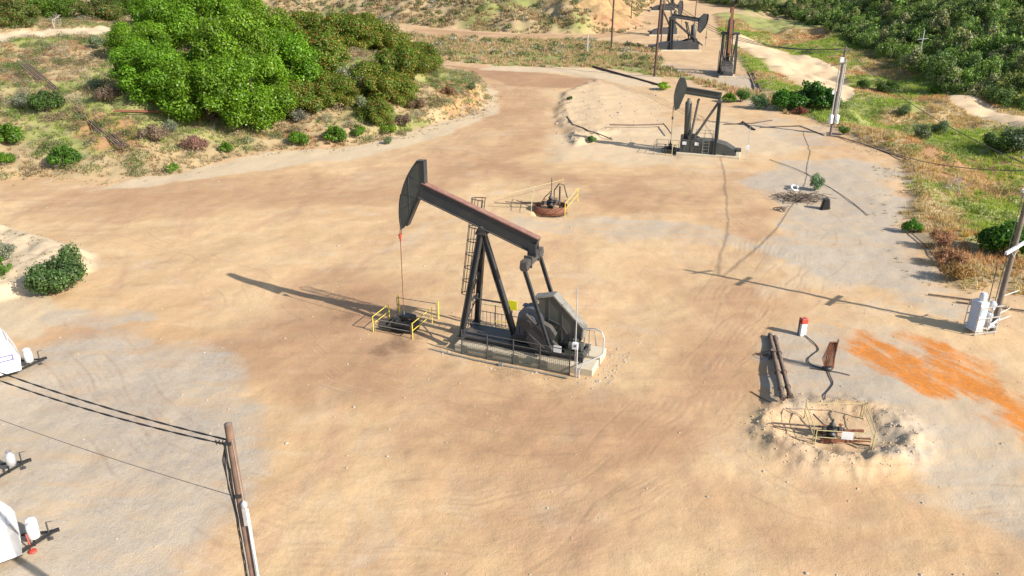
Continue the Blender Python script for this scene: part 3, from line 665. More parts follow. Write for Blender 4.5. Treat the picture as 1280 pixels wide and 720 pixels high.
def rail_panel(name,label,p0,p1,h,mat,mids=1,cat='railing',legs=True,grp=None,extra=None):
    p0=V(*p0);p1=V(*p1); c=(p0+p1)/2; rz=math.atan2(p1[1]-p0[1],p1[0]-p0[0]); L=np.linalg.norm((p1-p0)[:2])
    o=empty(name,(c[0],c[1],min(p0[2],p1[2])),rz,label,cat,grp)
    z0=p0[2]-min(p0[2],p1[2]); z1=p1[2]-min(p0[2],p1[2])
    for x,z in((-L/2,z0),(L/2,z1)): MB().tube([(x,0,z-.1),(x,0,z+h)],.038 if mat=='yellow' else .030,6).build('post',mat,o)
    for k in range(mids+1):
        f=1-k*.45; MB().tube([(-L/2,0,z0+h*f-.02),(L/2,0,z1+h*f-.02)],.028 if mat=='yellow' else .026,6).build('rail',mat,o)
    return o
def G3(u,v): q_=gp(u,v); return q_
p=(W1[0],W1[1],hz(*W1)-.1)
wellhead(p,A1,'black greasy wellhead under the horsehead of the large pumpjack',1.05)
b=MB().box((0,.1,.38),(1.7,1.2,.84),bev=.1).box((.1,.35,1.0),(1.1,.6,.45),bev=.08).box((-.5,-.2,.9),(.4,.4,.3),bev=.05).tube([(-.8,.2,.5),(-1.0,.1,.9),(-1.5,-.1,.3)],.09,6); 
for k in range(6): b.tube([(-1.9,-.35-.06*k,.16+.05*k),(.5,-.4-.07*k,.2+.05*k)],.045,5)
b.sphere((-.3,-.55,1.0),.09)
o=b.build('well_cellar_cover','black',None,loc=(W1[0]+.05,W1[1]-.35,p[2]+.05),rz=A1); tag(o,'oily black well cellar cover and pipes inside the yellow railing','cellar cover')
NL=G3(467,415);NR=G3(516,424);FR=G3(546,399);FL=G3(497,391)
LM=tuple(V(*NL)*.35+V(*FL)*.65); RM=tuple(V(*NR)*.2+V(*FR)*.8)
rail_panel('railing','yellow pipe railing on the left end of the wellhead by the large pumpjack',NL,LM,1.25,'yellow')
rail_panel('railing','yellow pipe railing between the wellhead and the large pumpjack',NR,RM,1.25,'yellow')
rail_panel('railing','grey pipe railing on the camera side of the oily wellhead',(NL[0]+.12,NL[1]+.02,NL[2]),(NR[0]-.12,NR[1]+.08,NR[2]),1.05,'grail')
rail_panel('railing','thin grey and yellow railing behind the oily wellhead',FL,FR,1.3,'grail')
for q_,lb in((FR,'short yellow bollard post at the far right of the oily wellhead'),(FL,'short yellow bollard post at the far left of the oily wellhead')):
    o=MB().tube([(0,0,-.1),(0,0,1.45)],.06,8).build('bollard','yellow',None,loc=(q_[0]+.12,q_[1]+.1,q_[2])); tag(o,lb,'bollard')
# well 2 (behind), rusty cellar
c2=G3(688,262)
wellhead((c2[0],c2[1],c2[2]+.15),.4,'dark wellhead with bent hoses standing in the rusty cellar ring',1.1)
b=MB(); n_=24; rr=1.45
vs=[];fs=[]
for i in range(n_):
    t_=2*math.pi*i/n_
    for r_,z_ in((rr,-.2),(rr,.42),(rr-.07,.42),(rr-.07,-.4)): vs.append((r_*math.cos(t_)*1.25,r_*math.sin(t_),z_))
for i in range(n_):
    j=(i+1)%n_
    for k in range(3): fs.append((i*4+k,j*4+k,j*4+k+1,i*4+k+1))
b.add(vs,fs,True); o=b.build('cellar_ring','rust',None,loc=(c2[0],c2[1],c2[2]+.12)); tag(o,'rust orange steel cellar ring round the wellhead behind the large pumpjack','cellar ring')
a1,a2,a3,a4=G3(664,268),G3(706,272),G3(722,252),G3(662,248)
rail_panel('railing','bright yellow railing left of the rusty cellar ring',a1,tuple(V(*a1)*.3+V(*G3(668,246))*.7),1.5,'yellowf')
rail_panel('railing','pale yellow railing right of the rusty cellar ring',a2,a3,1.5,'yellow')
rail_panel('railing','long faded yellow railing sloping away behind the rusty cellar ring',G3(636,256),G3(704,238),1.3,'yellowf',0)
b=MB().tube([(0,0,-.3),(0,0,3.0)],.05,6).tube([(.3,.2,.0),(.3,.2,1.6),(.8,.2,2.3),(1.3,.2,2.2),(1.7,.1,.8)],.07,6).tube([(.9,.3,0),(.9,.3,2.0)],.09,8).tube([(-1.2,0,.1),(-.7,0,.9),(0,0,1.6)],.05,6); o=b.build('hose_stand','steel3',None,loc=(c2[0]+.1,c2[1]+.3,c2[2]+.4)); tag(o,'upright dark pipes and a looped hose rising from the rusty cellar','pipework')
b=MB()
for k in range(3): b.tube([(-6+k*1.2,.8+.4*k,.15),(-3,.5,.12+.1*k),(0,.1,.35)],.05,5)
o=b.build('flow_line','ironpipe',None,loc=(c2[0],c2[1],c2[2]+.35)); tag(o,'dark flow lines lying on the dirt left of the rusty cellar ring','pipe')
# ---------- air balanced units
def air_unit(loc,rz,label,scale=1.,tilt=0.,mat='steel2',beammat=None,signs=False,group=None,seed=0,ladder=False,bracew=.2,brend=(2.8,2.0),pw=(1.25,.55),tail=0.,crankguard=False):
    U=empty('pumpjack',loc,rz,label,'pumpjack',group); U.scale=(scale,)*3 if isinstance(scale,(int,float)) else scale
    ox=(-5.0,0,0); PV=V(5.7,0,7.35)
    ct,st=math.cos(tilt),math.sin(tilt)
    def rt(x,z): # rotate about pivot; positive tilt raises the head (head toward -x)
        dx,dz=x-PV[0],z-PV[2]; return (PV[0]+dx*ct+dz*st, PV[2]-dx*st+dz*ct)
    def r3(x,y,z): q=rt(x,z); return (q[0],y,q[1])
    MB().box((4.9,0,.1),(8.2,3.0,.4),bev=.05).build('concrete_base','concrete',U,ox)
    b=MB(); b.box((3.3,0,1.15),(4.2,2.1,1.7)); b.box((3.3,0,.33),(4.5,2.3,.14)); 
    b.box((1.35,-.6,1.6),(.35,.7,1.9)); SB=b.build('side_housing',mat,U,ox)
    for x in(1.6,2.6,3.6,4.6): MB().box((x,-1.07,1.15),(.06,.05,1.6)).build('rib','steel3',U,ox)
    MB().prism([(5.45,.3),(5.45,2.0),(7.1,1.65),(8.25,1.0),(8.4,.3)],-1.1,1.1).build('belt_guard',mat,U,ox)
    b=MB().prism([(7.0,.35),(8.5,.35),(8.5,.62),(7.0,.62)],-1.2,1.2); b.tube([(8.3,-.5,1.0),(9.1,-.5,1.0)],.28,10); b.build('motor','steel3',U,ox)
    for s in(-1,1):
        b=MB(); b.ibeam((5.75,pw[0]*s,.3),(5.72,pw[1]*s,7.2),.42,.42,.06,up=(1,0,0)); b.build('post_leg',mat,U,ox)
        b=MB(); b.beam((brend[0],.9*s,brend[1]),(5.55,pw[1]*s,6.9),bracew,.24); b.build('post_brace',mat,U,ox)
        p0=(2.4,.75*s,2.2); p1=r3(3.0,.5*s,6.95)
        b=MB().tube([p0,p1],.11,8); b.lathe((p1[0],p1[1]-.1,p1[2]),[(.17,0),(.17,.2)],(0,1,0)); b.build('pitman_arm','steel3',U,ox)
        b=MB().prism([(2.1,2.5),(2.7,2.5),(3.9,1.9),(3.9,1.4),(2.3,1.6)],min(.65*s,.9*s),max(.65*s,.9*s)); b.build('crank','steel3',U,ox)
    MB().tube([(5.72,-pw[1]-.45,7.2),(5.72,pw[1]+.45,7.2)],.24,10).build('pivot_bearing',mat,U,ox)
    c0=V(1.95,0,1.7); c1=V(*r3(1.75,0,7.1)); dd=unit(c1-c0); Lc=np.linalg.norm(c1-c0)
    b=MB().lathe(c0,[(.36,0),(.44,.1),(.44,Lc*.90),(.36,Lc*.93),(.2,Lc*.94),(.2,Lc)],dd,16); b.build('air_cylinder','guardm' if mat!='steel3' else mat,U,ox)
    b=MB(); A=V(*r3(5.85+tail,0,7.75));B=V(*r3(.9,0,8.15)); b.ibeam(A,B,.55,.92,.06); 
    dB=unit(B-A); uB=V(-dB[2],0,dB[0]); uB=uB if uB[2]>0 else -uB
    WBm=b.build('walking_beam',beammat or mat,U,ox)
    b=MB().box((A+B)/2,(np.linalg.norm(B-A)*.97,.2,.6),(dB,V(0,1,0),uB)); b.build('web',mat,U,ox)
    ar=arc(PV[0],PV[2],5.85,156,199,14); poly=ar+[(.62,5.7),(1.15,7.5),(1.35,8.6),(.95,9.7)]
    poly=[rt(*q) for q in poly]; MB().prism(poly,-.26,.26).build('horsehead',mat,U,ox)
    ar2=arc(PV[0],PV[2],5.9,155.5,199.3,14)+arc(PV[0],PV[2],5.84,155.5,199.3,14)[::-1]
    MB().prism([rt(*q) for q in ar2],-.38,.38).build('curved_face_plate','steel3',U,ox)
    tz=rt(ar[-1][0],ar[-1][1])[1]
    tipx=-.17
    MB().tube([(tipx,0,tz+.5),(tipx,0,tz-1.0)],.05,6).box((tipx,0,tz-1.1),(.22,.3,.3)).build('carrier_bar','steel3',U,ox)
    MB().tube([(tipx,0,tz-1.2),(tipx,0,.9)],.035,6).build('polished_rod','cablef',U,ox)
    if signs:
        for x in(1.75,3.35): MB().box((x,-1.12,1.55),(.52,.03,.42)).build('notice_plate','white',U,ox)
    b=MB()
    for x in(4.15,4.95): b.tube([(x,-1.35,.2),(x,-1.3,2.2)],.03,5)
    for z in np.linspace(.5,2.15,5): b.tube([(4.15,-1.33,z),(4.95,-1.33,z)],.025,5)
    b.build('step_ladder','grail',U,ox)
    for y in(-1.0,1.0):
        b=MB()
        for x in(3.0,4.2,5.3): b.tube([(x,y,2.0),(x,y,3.0)],.025,5)
        b.tube([(3.0,y,3.0),(5.3,y,3.0)],.025,5)
        b.build('platform_rail','steel3',U,ox)
    if crankguard:
        for y in(-1.75,1.75):
            b=MB().tube([(5.2,y,.2),(5.2,y,3.4),(4.9,y,3.9),(3.4,y,4.0),(3.0,y,3.6),(3.0,y,.2)],.06,5)
            for z in(.9,1.7,2.5,3.2): b.tube([(3.0,y,z),(5.2,y,z)],.035,4)
            for x in(3.6,4.4): b.tube([(x,y,.2),(x,y,3.9)],.03,4)
            b.build('crank_guard','steel3',U,ox)
        b=MB()
        for z in(1.0,1.8,2.6,3.4): b.tube([(6.6,-1.3,z),(6.6,1.3,z)],.05,4)
        for y in(-1.3,-.45,.45,1.3): b.tube([(6.6,y,.2),(6.6,y,3.4)],.05,4)
        b.build('rear_guard','steel3',U,ox)
    if ladder:
        b=MB()
        for y in(-.55,-1.05): b.tube([(6.1,y,.3),(6.1,y,9.6)],.04,5)
        for z in np.arange(.6,9.6,.4): b.tube([(6.1,-.55,z),(6.1,-1.05,z)],.025,4)
        b.build('ladder','steel3',U,ox)
    return U
A2=R(-17)
w2=(21.6,107.0); p=(w2[0]+5*math.cos(A2),w2[1]+5*math.sin(A2))
air_unit((p[0],p[1],hz(*p)),A2,'grey green pumpjack with upright air cylinder, side-on at the upper right of the yard',1.,R(2),'steel2',None,True)
wellhead((w2[0]-.2,w2[1],hz(*w2)-.1),A2,'dark wellhead under the horsehead of the grey green pumpjack',1.1)
def L2(x,y): return (w2[0]+math.cos(A2)*x-math.sin(A2)*y,w2[1]+math.sin(A2)*x+math.cos(A2)*y,hz(w2[0],w2[1]))
b=MB()
for y in(-1.6,1.6):
    for x in(-2.2,-.6,.8): b.tube([(x,y,-.1),(x,y,1.3)],.03,5)
    for z in(.7,1.3): b.tube([(-2.2,y,z),(.8,y,z)],.025,5)
for z in(.7,1.3): b.tube([(-2.2,-1.6,z),(-2.2,1.6,z)],.025,5)
o=b.build('railing','steel3',None,loc=L2(0,0),rz=A2); tag(o,'dark pipe railing round the wellhead of the grey green pumpjack','railing')
o=MB().tube([(0,0,-.1),(0,0,2.0)],.045,6).build('bollard','yellowf',None,loc=L2(.3,-1.9)); tag(o,'thin pale yellow post in front of the grey green pumpjack wellhead','bollard')
b=MB().box((.1,0,.25),(1.9,1.3,.55),bev=.05); b.box((-.3,.2,.6),(.9,.5,.3)); o=b.build('well_cellar_cover','black',None,loc=L2(-.1,-.1),rz=A2); tag(o,'black cellar box under the horsehead of the grey green pumpjack','cellar cover')
p=L2(9.9,-1.2)
T=empty('meter_post',p,A2,'thin meter post with small white box right of the grey green pumpjack','meter post')
MB().tube([(0,0,-.6),(0,0,4.3)],.04,6).build('mast','galv',T); MB().box((0,-.1,1.6),(.42,.2,.6),bev=.03).build('meter_box','white',T)
# pumpjack 3, seen from behind
p=g(908,97); air_unit((p[0]+1.0,p[1]+4.3,hz(*p)),R(-103),'tall rusty-beamed pumpjack seen from behind with its horsehead raised high',(1.2,1.05,1.2),R(50),'steel3','rust',ladder=True,pw=(1.5,1.35),tail=4.6,crankguard=True)
p4=g(843,63); air_unit((p4[0],p4[1]+1,hz(*p4)),R(182),'black pumpjack with lowered horsehead facing right beyond the tall dark pole',(1.62,1.8,1.12),R(-17),'steel',None,bracew=.55,brend=(.6,1.2))
p5=g(828,44); air_unit((p5[0],p5[1],hz(*p5)),R(183),'small distant black pumpjack half hidden behind the lowered one',1.1,R(-6),'steel3')
p6=g(822,14); air_unit((p6[0]+2,p6[1],hz(*p6)),R(175),'farthest dark pumpjack beside the hill road',1.3,R(5),'steel3')
# ---------- poles
def pole(loc,h,r,mat,label,lean=(0,0),name='utility_pole',top=.8):
    o=empty(name,loc,0,label,'utility pole')
    b=MB(); b.tube([(0,0,-.4),(lean[0]*.5,lean[1]*.5,h*.5),(lean[0],lean[1],h)],r,12,r2=r*top); b.build('shaft',mat,o); return o
# right pole
pr=g(1240,415); zr=hz(*pr)
PR=pole((pr[0],pr[1],zr),13.9,.19,'woodg','weathered grey utility pole with white crossarms at the right edge of the yard')
sx=(-.55,-.83)
for z,ln in((6.6,1.35),(11.0,1.3)):
    b=MB(); d_=V(.80,.55,.12) if z<10 else V(.80,.55,.12); d_=unit(d_)
    b.beam(V(0,0,z)-d_*ln*1.0+V(0,-.2,0),V(0,0,z)+d_*ln*1.05+V(0,-.2,0),.17,.2); b.build('crossarm','whitebox',PR)
    b=MB().tube([V(0,-.2,z-.7),V(0,-.2,z)-d_*.7],.025,5).tube([V(0,-.2,z-.7),V(0,-.2,z)+d_*.6],.025,5); b.build('arm_brace','galv',PR)
b=MB().tube([(-.22,-.02,.2),(-.22,-.02,6.5)],.04,6).tube([(-.3,.1,.2),(-.3,.1,10.5)],.03,6); b.build('conduit','grail',PR)
b=MB().beam((-1.1,0,12.9),(1.1,.5,13.1),.12,.14); b.build('crossarm','woodg',PR)
# cabinet rack left of it
Q=empty('transformer_rack',(pr[0]-.95,pr[1]+.05,zr),R(12),'white and pale blue electrical cabinet rack leaning on the right-hand pole','electrical cabinet')
b=MB().box((-.45,0,1.35),(.65,.9,2.3),bev=.04); b.build('cabinet','whitebox',Q)
MB().box((-.79,0,1.35),(.03,.74,2.1)).build('cabinet_door','pale_blue',Q)
MB().box((-.45,-.465,1.7),(.4,.02,.5)).build('notice_plate','pale_blue',Q)
b=MB()
for z in(.12,.5,1.3,2.15):
    b.beam((-.9,-.62,z),(.95,-.62,z+.1),.07,.07); b.beam((-.9,.55,z),(.95,.55,z+.1),.07,.07)
for x in(-.9,.1,.8): b.tube([(x,-.62,-.05),(x,-.62,2.3)],.035,6); b.tube([(x,.55,-.05),(x,.55,2.3)],.035,6)
b.build('frame','galv',Q)
b=MB().lathe((.35,-.1,.45),[(.30,0),(.33,.05),(.33,1.0),(.25,1.1)],n=14).lathe((.35,.45,.45),[(.26,0),(.26,.9),(.2,1.0)],n=14); b.build('transformer','galv',Q)
b=MB().lathe((-.35,0,2.5),[(.24,0),(.26,.05),(.26,.45),(.15,.6)],n=14).lathe((.35,.0,2.0),[(.22,0),(.26,.4),(.12,.5)],axis=(.5,-.5,.6),n=14).box((.65,-.1,2.0),(.3,.3,.5)); b.build('insulator_housing','whitebox',Q)
MB().tube([(.1,-.1,2.3),(.25,.1,5.0)],.03,5).build('riser','cable',Q)
b=MB()
for k in range(3): b.tube([(.1,-.5-.12*k,.35+.25*k),(.95,-.35-.1*k,.6+.3*k)],.05,6)
b.build('pipe_bracket','white',Q)
b=MB()
for k,(z,l) in enumerate(((.9,1.2),(1.5,1.0),(2.9,1.3))): b.tube([(.1,-.1,z),(l,.25,z+.25)],.03,5)
o=b.build('step_bolt','whitebox',PR)
# pole by bushes
pc=g(1038,168); zc=hz(*pc)
PC=pole((pc[0],pc[1],zc),12.6,.2,'woodg','grey utility pole with white transformers standing at the edge of the grassy slope',(.25,0))
b=MB()
for x,y_ in((-.35,-.1),(.35,-.15)): b.lathe((x*1.2+.1,y_,1.7),[(.28,0),(.32,.1),(.32,1.15),(.2,1.3)],n=12)
b.build('transformer','white',PC)
b=MB().beam((-1.0,.1,12.1),(1.0,-.3,12.3),.12,.14).beam((-1.5,.1,9.9),(.6,-.2,10.4),.12,.14); b.build('crossarm','woodg',PC)
b=MB()
for k,x in enumerate((-.32,.28,.5)): b.tube([(x,-.1,2.5),(x+.12,0,10.3+.3*k)],.08,6)
b.build('conduit','galv',PC)
b=MB().box((-.1,-.1,10.8),(.5,.3,.7)).box((-.6,-.1,6.2),(.3,.2,.5)); b.build('switch_box','whitebox',PC)
# two tall dark poles
pa=g(818,96); PA=pole((pa[0],pa[1],hz(*pa)),17.5,.27,'woodd','tall dark brown pole standing in front of the far pumpjacks',(.35,0))
pb=g(764,62); PB=pole((pb[0],pb[1],hz(*pb)),17,.25,'woodd','tall dark pole at the bend of the hill road',(.1,0))
pd=g(829,58); PD=pole((pd[0],pd[1]+4,hz(*pd)),16,.22,'woodd','thinner dark pole just right of the tall dark brown pole',(.1,0))
MB().beam((-1.1,0,15.6),(1.3,0,15.8),.12,.14).build('crossarm','woodd',PA)
MB().beam((-1.1,0,15.6),(1.3,0,15.8),.12,.14).build('crossarm','woodd',PB)
MB().beam((-1.1,0,15.2),(1.3,0,15.3),.12,.14).build('crossarm','woodd',PD)
q_=g(734,66); P_=pole((q_[0],q_[1],hz(*q_)),4.4,.22,'galv','short pale post in the scrub strip beside the far road')
q_=gp(1145,93); P_=pole(q_,10.5,.14,'galv','slim distant lamp-like pole with a short crossarm at the foot of the wood'); MB().beam((-1.3,0,8.3),(1.3,0,8.5),.12,.14).build('crossarm','galv',P_)
for (u,v,h_,lb) in ((789,22,11,'slim brown pole on the hill road left of the far pumpjacks'),(868,32,10,'slim brown pole right of the far pumpjacks'),(967,22,9,'thin distant pole in front of the wood, left of its neighbour'),(982,24,9,'thin distant pole with pale crossarm in front of the wood')):
    q_=gp(u,v); P_=pole(q_,h_,.16,'woodd',lb); MB().beam((-1.4,0,h_-.5),(1.4,0,h_-.4),.14,.16).build('crossarm','galv' if 'pale' in lb else 'woodd',P_)
# near pole
yb=20.; ab=ray(285,530); xb=ab[0]/ab[1]*yb; ztop=CH+ab[2]/ab[1]*yb; zn=hz(xb,yb)
NP=pole((xb,yb,zn),ztop-zn,.165,'wood','reddish brown service pole with hanging black cables in the near foreground',top=.72)
H_=ztop-zn
MB().lathe((0,0,H_),[(.105,-.25),(.11,-.02),(.09,.02),(.03,.05)],n=10).build('pole_cap','woodg',NP)
b=MB().tube([(.2,-.14,-.2),(.2,-.14,H_-3.0)],.055,8); b.tube([(.15,-.12,H_-3.1),(.05,-.13,H_-2.85)],.04,8); b.build('conduit','white',NP)
b=MB().box((.14,-.16,H_-3.2),(.12,.14,.7)); b.lathe((.15,-.16,H_-2.85),[(.1,0),(.1,.12),(.03,.2)],n=10); b.build('weather_head','galv',NP)
for k in range(3):
    b=MB(); pts=[(-.12,-.1,H_-.55),(-.22-.04*k,-.12,H_-1.2),(-.26+.03*k,-.14,H_-2.2-.2*k),(-.16,-.12,H_-3.0-.3*k),(-.15+.02*k,-.1,H_-1.5)]
    b.tube(pts,.016,5); b.build('looped_cable','cable',NP)
b=MB()
for k in range(3):
    pts=[(-.16+.03*math.cos(i*1.1+k*2.1),-.11+.03*math.sin(i*1.1+k*2.1),H_-.6-i*.45) for i in range(int((H_-.6)/.45)+1)]; b.tube(pts,.018,5,False)
b.build('twisted_cable','cable',NP)
b=MB().box((-.05,-.12,H_-.6),(.2,.08,.1)).box((0,-.13,H_-2.5),(.2,.06,.12))
for k in range(4): b.tube([(-.12-.10*k,-.05,H_-.55+.01*k),(-.12-.10*k,-.05,H_-.68)],.02,5)
b.build('cable_clamp','cable',NP)
MB().tube([(.08,-.1,H_-.5),(.5,-.4,-.1)],.008,4,False).tube([(-.1,-.12,H_-2.4),(-.02,-.16,-.1)],.012,4,False).build('guy_wire','galv',NP)
def smooth(P,n=6):
    P=[V(*p) for p in P]; Q=[2*P[0]-P[1]]+P+[2*P[-1]-P[-2]]; out=[]
    for i in range(1,len(Q)-2):
        for k in range(n):
            t=k/n; out.append(.5*((2*Q[i])+(-Q[i-1]+Q[i+1])*t+(2*Q[i-1]-5*Q[i]+4*Q[i+1]-Q[i+2])*t*t+(-Q[i-1]+3*Q[i]-3*Q[i+1]+Q[i+2])*t**3))
    return out+[P[-1]]
def sag(p0,p1,s,n=24):
    p0=V(*p0);p1=V(*p1); return [p0+(p1-p0)*t-V(0,0,1)*s*4*t*(1-t) for t in np.linspace(0,1,n)]
def wire(pts,r,mat,label,name='cable',cat='cable',grp=None,n=5):
    pts=[V(*p) for p in pts]; c=pts[0]; o=MB().tube([p-c for p in pts],r,n,False).build(name,mat,None,loc=tuple(c)); return tag(o,label,cat,grp)
def twist(pts,r,rad,mat,label):
    pts=[V(*p) for p in pts]; c=pts[0]; b=MB()
    for k in range(2):
        out=[]
        for i,p in enumerate(pts): out.append(p-c+V(0,math.cos(i*.9+k*math.pi),math.sin(i*.9+k*math.pi))*rad)
        b.tube(out,r,5,False)
    return tag(b.build('cable',mat,None,loc=tuple(c)),label,'cable')
top=V(xb,yb,ztop)
def endpt(u,v,dist):
    a_,y_,d_=ray(u,v); t=dist/y_; return V(a_*t,dist,CH+d_*t)
E1=endpt(-75,437,26.5); E2=endpt(-75,447,26.5)
twist(sag(top+V(-.1,0,-.55),E1,.25,60),.017,.018,'cable','upper of two thick twisted black cables running left from the near service pole')
twist(sag(top+V(-.12,0,-.72),E2,.30,60),.017,.018,'cable','lower of two thick twisted black cables running left from the near service pole')
wire(sag(top+V(-.05,-.1,-2.55),endpt(-60,502,26.0),.15,30),.011,'cablef','single thin wire running left below the twisted cables of the near service pole')
tp=V(pr[0],pr[1],zr)
R1=tp+V(-1.0,-.5,12.9); topc=V(pc[0]+.25,pc[1],zc+12.6)
wire(sag(tp+V(-.1,-.1,12.2),topc+V(.3,0,-.5),1.2,40),.036,'cable','upper wire between the right-hand pole and the pole at the grassy slope')
wire(sag(tp+V(-.1,-.1,12.0),V(pc[0],pc[1],zc+2.5),2.0,40),.036,'cable','lower sagging wire from the right-hand pole to the transformers of the slope pole')
for k,(dx,lb) in enumerate(((-.9,'left'),(0,'middle'),(.9,'right'))):
    wire(sag(topc+V(dx,.1,-.3),V(pa[0]+dx+.6,pa[1]+0,hz(*pa)+15.8),3.2,40),.045,'cable','wire from the slope pole to the tall dark brown pole, %s of three'%lb)
for k,dx in enumerate((-.9,1.1)):
    wire(sag((pa[0]+dx,pa[1],hz(*pa)+15.8),(pb[0]+dx,pb[1],hz(*pb)+15.8),1.2,30),.03,'cable','wire between the two tall dark poles, %s of two'%('left','right')[k])
    wire(sag((pb[0]+dx,pb[1],hz(*pb)+15.8),(pb[0]-170+dx,pb[1]+30,hz(*pb)+22),4,40),.03,'cable','long wire running left from the pole at the hill road bend, %s of two'%('upper','lower')[k])
wire([(pc[0]-1,pc[1]-1,.12)]+[tuple(V(*gp(u,v))+V(0,0,.1)) for u,v in((1050,172),(1085,183),(1110,192),(1136,201))],.09,'ironpipe','thin dark pipeline lying along the upper edge of the grassy slope','pipeline','pipe')
for k,(vv) in enumerate((372,377)):
    wire([tuple(V(*gp(u,vv+(u-1180)*.13))+V(0,0,.12)) for u in((1160,1195,1230) if k==0 else (1195,1230,1262,1300,1350))],.07,'ironpipe','dark pipeline on the ground %s the right-hand pole'%('left of' if k==0 else 'passing behind'),'pipeline','pipe')
wire(smooth([tuple(V(*gp(u,v))+V(0,0,.08)) for u,v in((962,200),(1000,214),(1032,232),(1060,250),(1085,270))]),.035,'cablef','thin cable lying curved across the grey gravel at right','ground_cable')
wire([tuple(V(*gp(u,v))+V(0,0,.15)) for u,v in((1130,285),(1160,312),(1180,340))],.05,'ironpipe','thin pipe lying at the gravel edge beside the dry grass','pipeline','pipe')
# low wall / pipe line at upper middle
p0=V(*gp(741,84));p1=V(*gp(824,107))
c=(p0+p1)/2; o=MB().box((0,0,.15),(np.linalg.norm(p1-p0),.3,.4)).build('retaining_kerb','woodd',None,loc=tuple(c),rz=math.atan2(p1[1]-p0[1],p1[0]-p0[0])); tag(o,'long dark timber kerb at the foot of the tall brown pole','kerb')
# pipes near pumpjack 2
def gpipe(px,r,mat,label,name='pipeline',cat='pipe',lift=.1):
    P=[tuple(V(*gp(u,v))+V(0,0,lift)) for u,v in px]
    return wire(smooth(P) if mat=='cable' and len(P)>2 else P,r,mat,label,name,cat)
gpipe([(762,160),(790,160.5),(815,160),(829,159)],.10,'ironpipe','dark flow pipe lying on pale dirt left of the grey green pumpjack',lift=.5)
gpipe([(829,159),(834,165),(838,171)],.10,'ironpipe','short bent flow pipe dropping to the grey green pumpjack wellhead',lift=.55)
gpipe([(728,160),(735,164),(748,168),(765,175)],.09,'ironpipe','crooked dark pipe on the eroded bank left of the grey green pumpjack')
gpipe([(709,146),(716,156),(727,160)],.08,'ironpipe','short broken pipe on the eroded dirt bank')
gpipe([(905,156),(940,155),(965,151)],.10,'ironpipe','pipe lying behind the grey green pumpjack')
gpipe([(928,153),(943,163)],.18,'ironpipe','thick short pipe on the pale slab right of the grey green pumpjack')
gpipe([(950,160),(1000,158),(1030,170)],.08,'ironpipe','long thin pipe lying before the slope pole')
gpipe([(935,90),(940,102),(944,114)],.16,'ironpipe','left of the dark pipes beside the tall rusty-beamed pumpjack')
gpipe([(940,88),(946,101),(951,115)],.16,'ironpipe','right of the dark pipes beside the tall rusty-beamed pumpjack')
# debris pile
dbl=gp(1000,250)
b=MB()
for k in range(170):
    a_=random.uniform(-.5,.7)+(math.pi if random.random()<.5 else 0); l=random.uniform(.4,1.6); x=max(-2.2,min(2.2,random.gauss(0,1.3))); y_=max(-1.2,min(1.2,random.gauss(0,.7))); z=random.uniform(0,.5)
    b.tube([(x,y_,z),(x+math.cos(a_)*l*.5,y_+math.sin(a_)*l*.5,z+random.uniform(-.05,.35)),(x+math.cos(a_)*l,y_+math.sin(a_)*l,z+random.uniform(-.2,.4))],random.uniform(.015,.05),4,False)
o=b.build('brush_pile','bark',None,loc=dbl); tag(o,'tangled pile of brown branches and brush on the gravel at right','brush pile')
q_=gp(993,238); b=MB(); pts=[(.38*math.cos(t),.38*math.sin(t),.3+.2*math.sin(t)) for t in np.linspace(0,2*math.pi*.85,16)]; o=b.tube(pts,.12,8).build('hoop','white',None,loc=q_); tag(o,'white curved hoop lying on the brush pile','hoop')
q_=gp(1031,262); b=MB()
for k in range(9): b.box((0,.0,.12+k*.13),(1.0-.05*k,.5,.07),(unit(V(1,.25,0)),unit(V(-.25,1,.0)),V(0,0,1)))
o=b.build('slatted_crate','black',None,loc=q_); tag(o,'dark slatted crate lying at the right end of the brush pile','crate')
q_=gp(980,266); b=MB()
for k in range(5): b.tube([(0,0,.1),(-.4+.2*k,.5,.5),(-.9+.5*k,1.0+.2*k,.2)],.05,5)
o=b.build('bent_pipe','ironpipe',None,loc=q_); tag(o,'bent dark pipes left of the brush pile','pipe')
# small post with red top
q_=gp(1002,419); T=empty('marker_box',q_,R(15),'small white box with red top standing on the gravel patch','box')
MB().box((0,0,.5),(.42,.34,.95),bev=.03).build('box_body','white',T); MB().box((0,0,1.16),(.46,.38,.38),bev=.03).build('box_top','redp',T); MB().tube([(-.3,.05,0),(-.3,.05,1.45)],.05,6).build('stake','steel3',T)
# hose, coil stand, pipes
hose=[(1006,420),(1018,430),(1023,438),(1016,444),(1010,450),(1013,456),(1022,460),(1032,462)]
gpipe(hose,.035,'cable','black hose snaking from the white box to the coil stand','hose','hose',.06)
gpipe([(1035,464),(1038,472),(1041,480),(1037,487),(1032,493),(1030,500)],.035,'cable','black hose running from the coil stand to the fenced pit','hose','hose',.06)
gpipe([(1012,461),(1045,466),(1062,470)],.03,'cable','thin rod lying right of the coil stand','rod','rod',.06)
q_=gp(1032,462); T=empty('coil_stand',q_,0,'upright wire coil stand with rusty hoops on the gravel patch','stand')
b=MB()
for k in range(10):
    w=.25+.05*k; t0=-.5+.11*k
    pts=[(t0*.3+.1,0+.03*k,.05),(t0*.75-.02,.05*k-.1,.9),(t0*.4+.2,.05,2.05),(t0*.4+.28,.1,1.9),(t0*.5+.25,-.05,.1)]
    b.tube(pts,.022,4,False)
b.tube([(.42,0,0),(.5,.0,2.25)],.05,6); b.tube([(-.1,0,0),(.0,.0,2.0)],.03,6); b.tube([(.0,0,2.0),(.5,0,2.05)],.03,6); b.build('hoop_bundle','rust',T)
MB().sphere((.1,0,.12),.28,10,(1.3,1,.6)).build('coil_base','black',T)
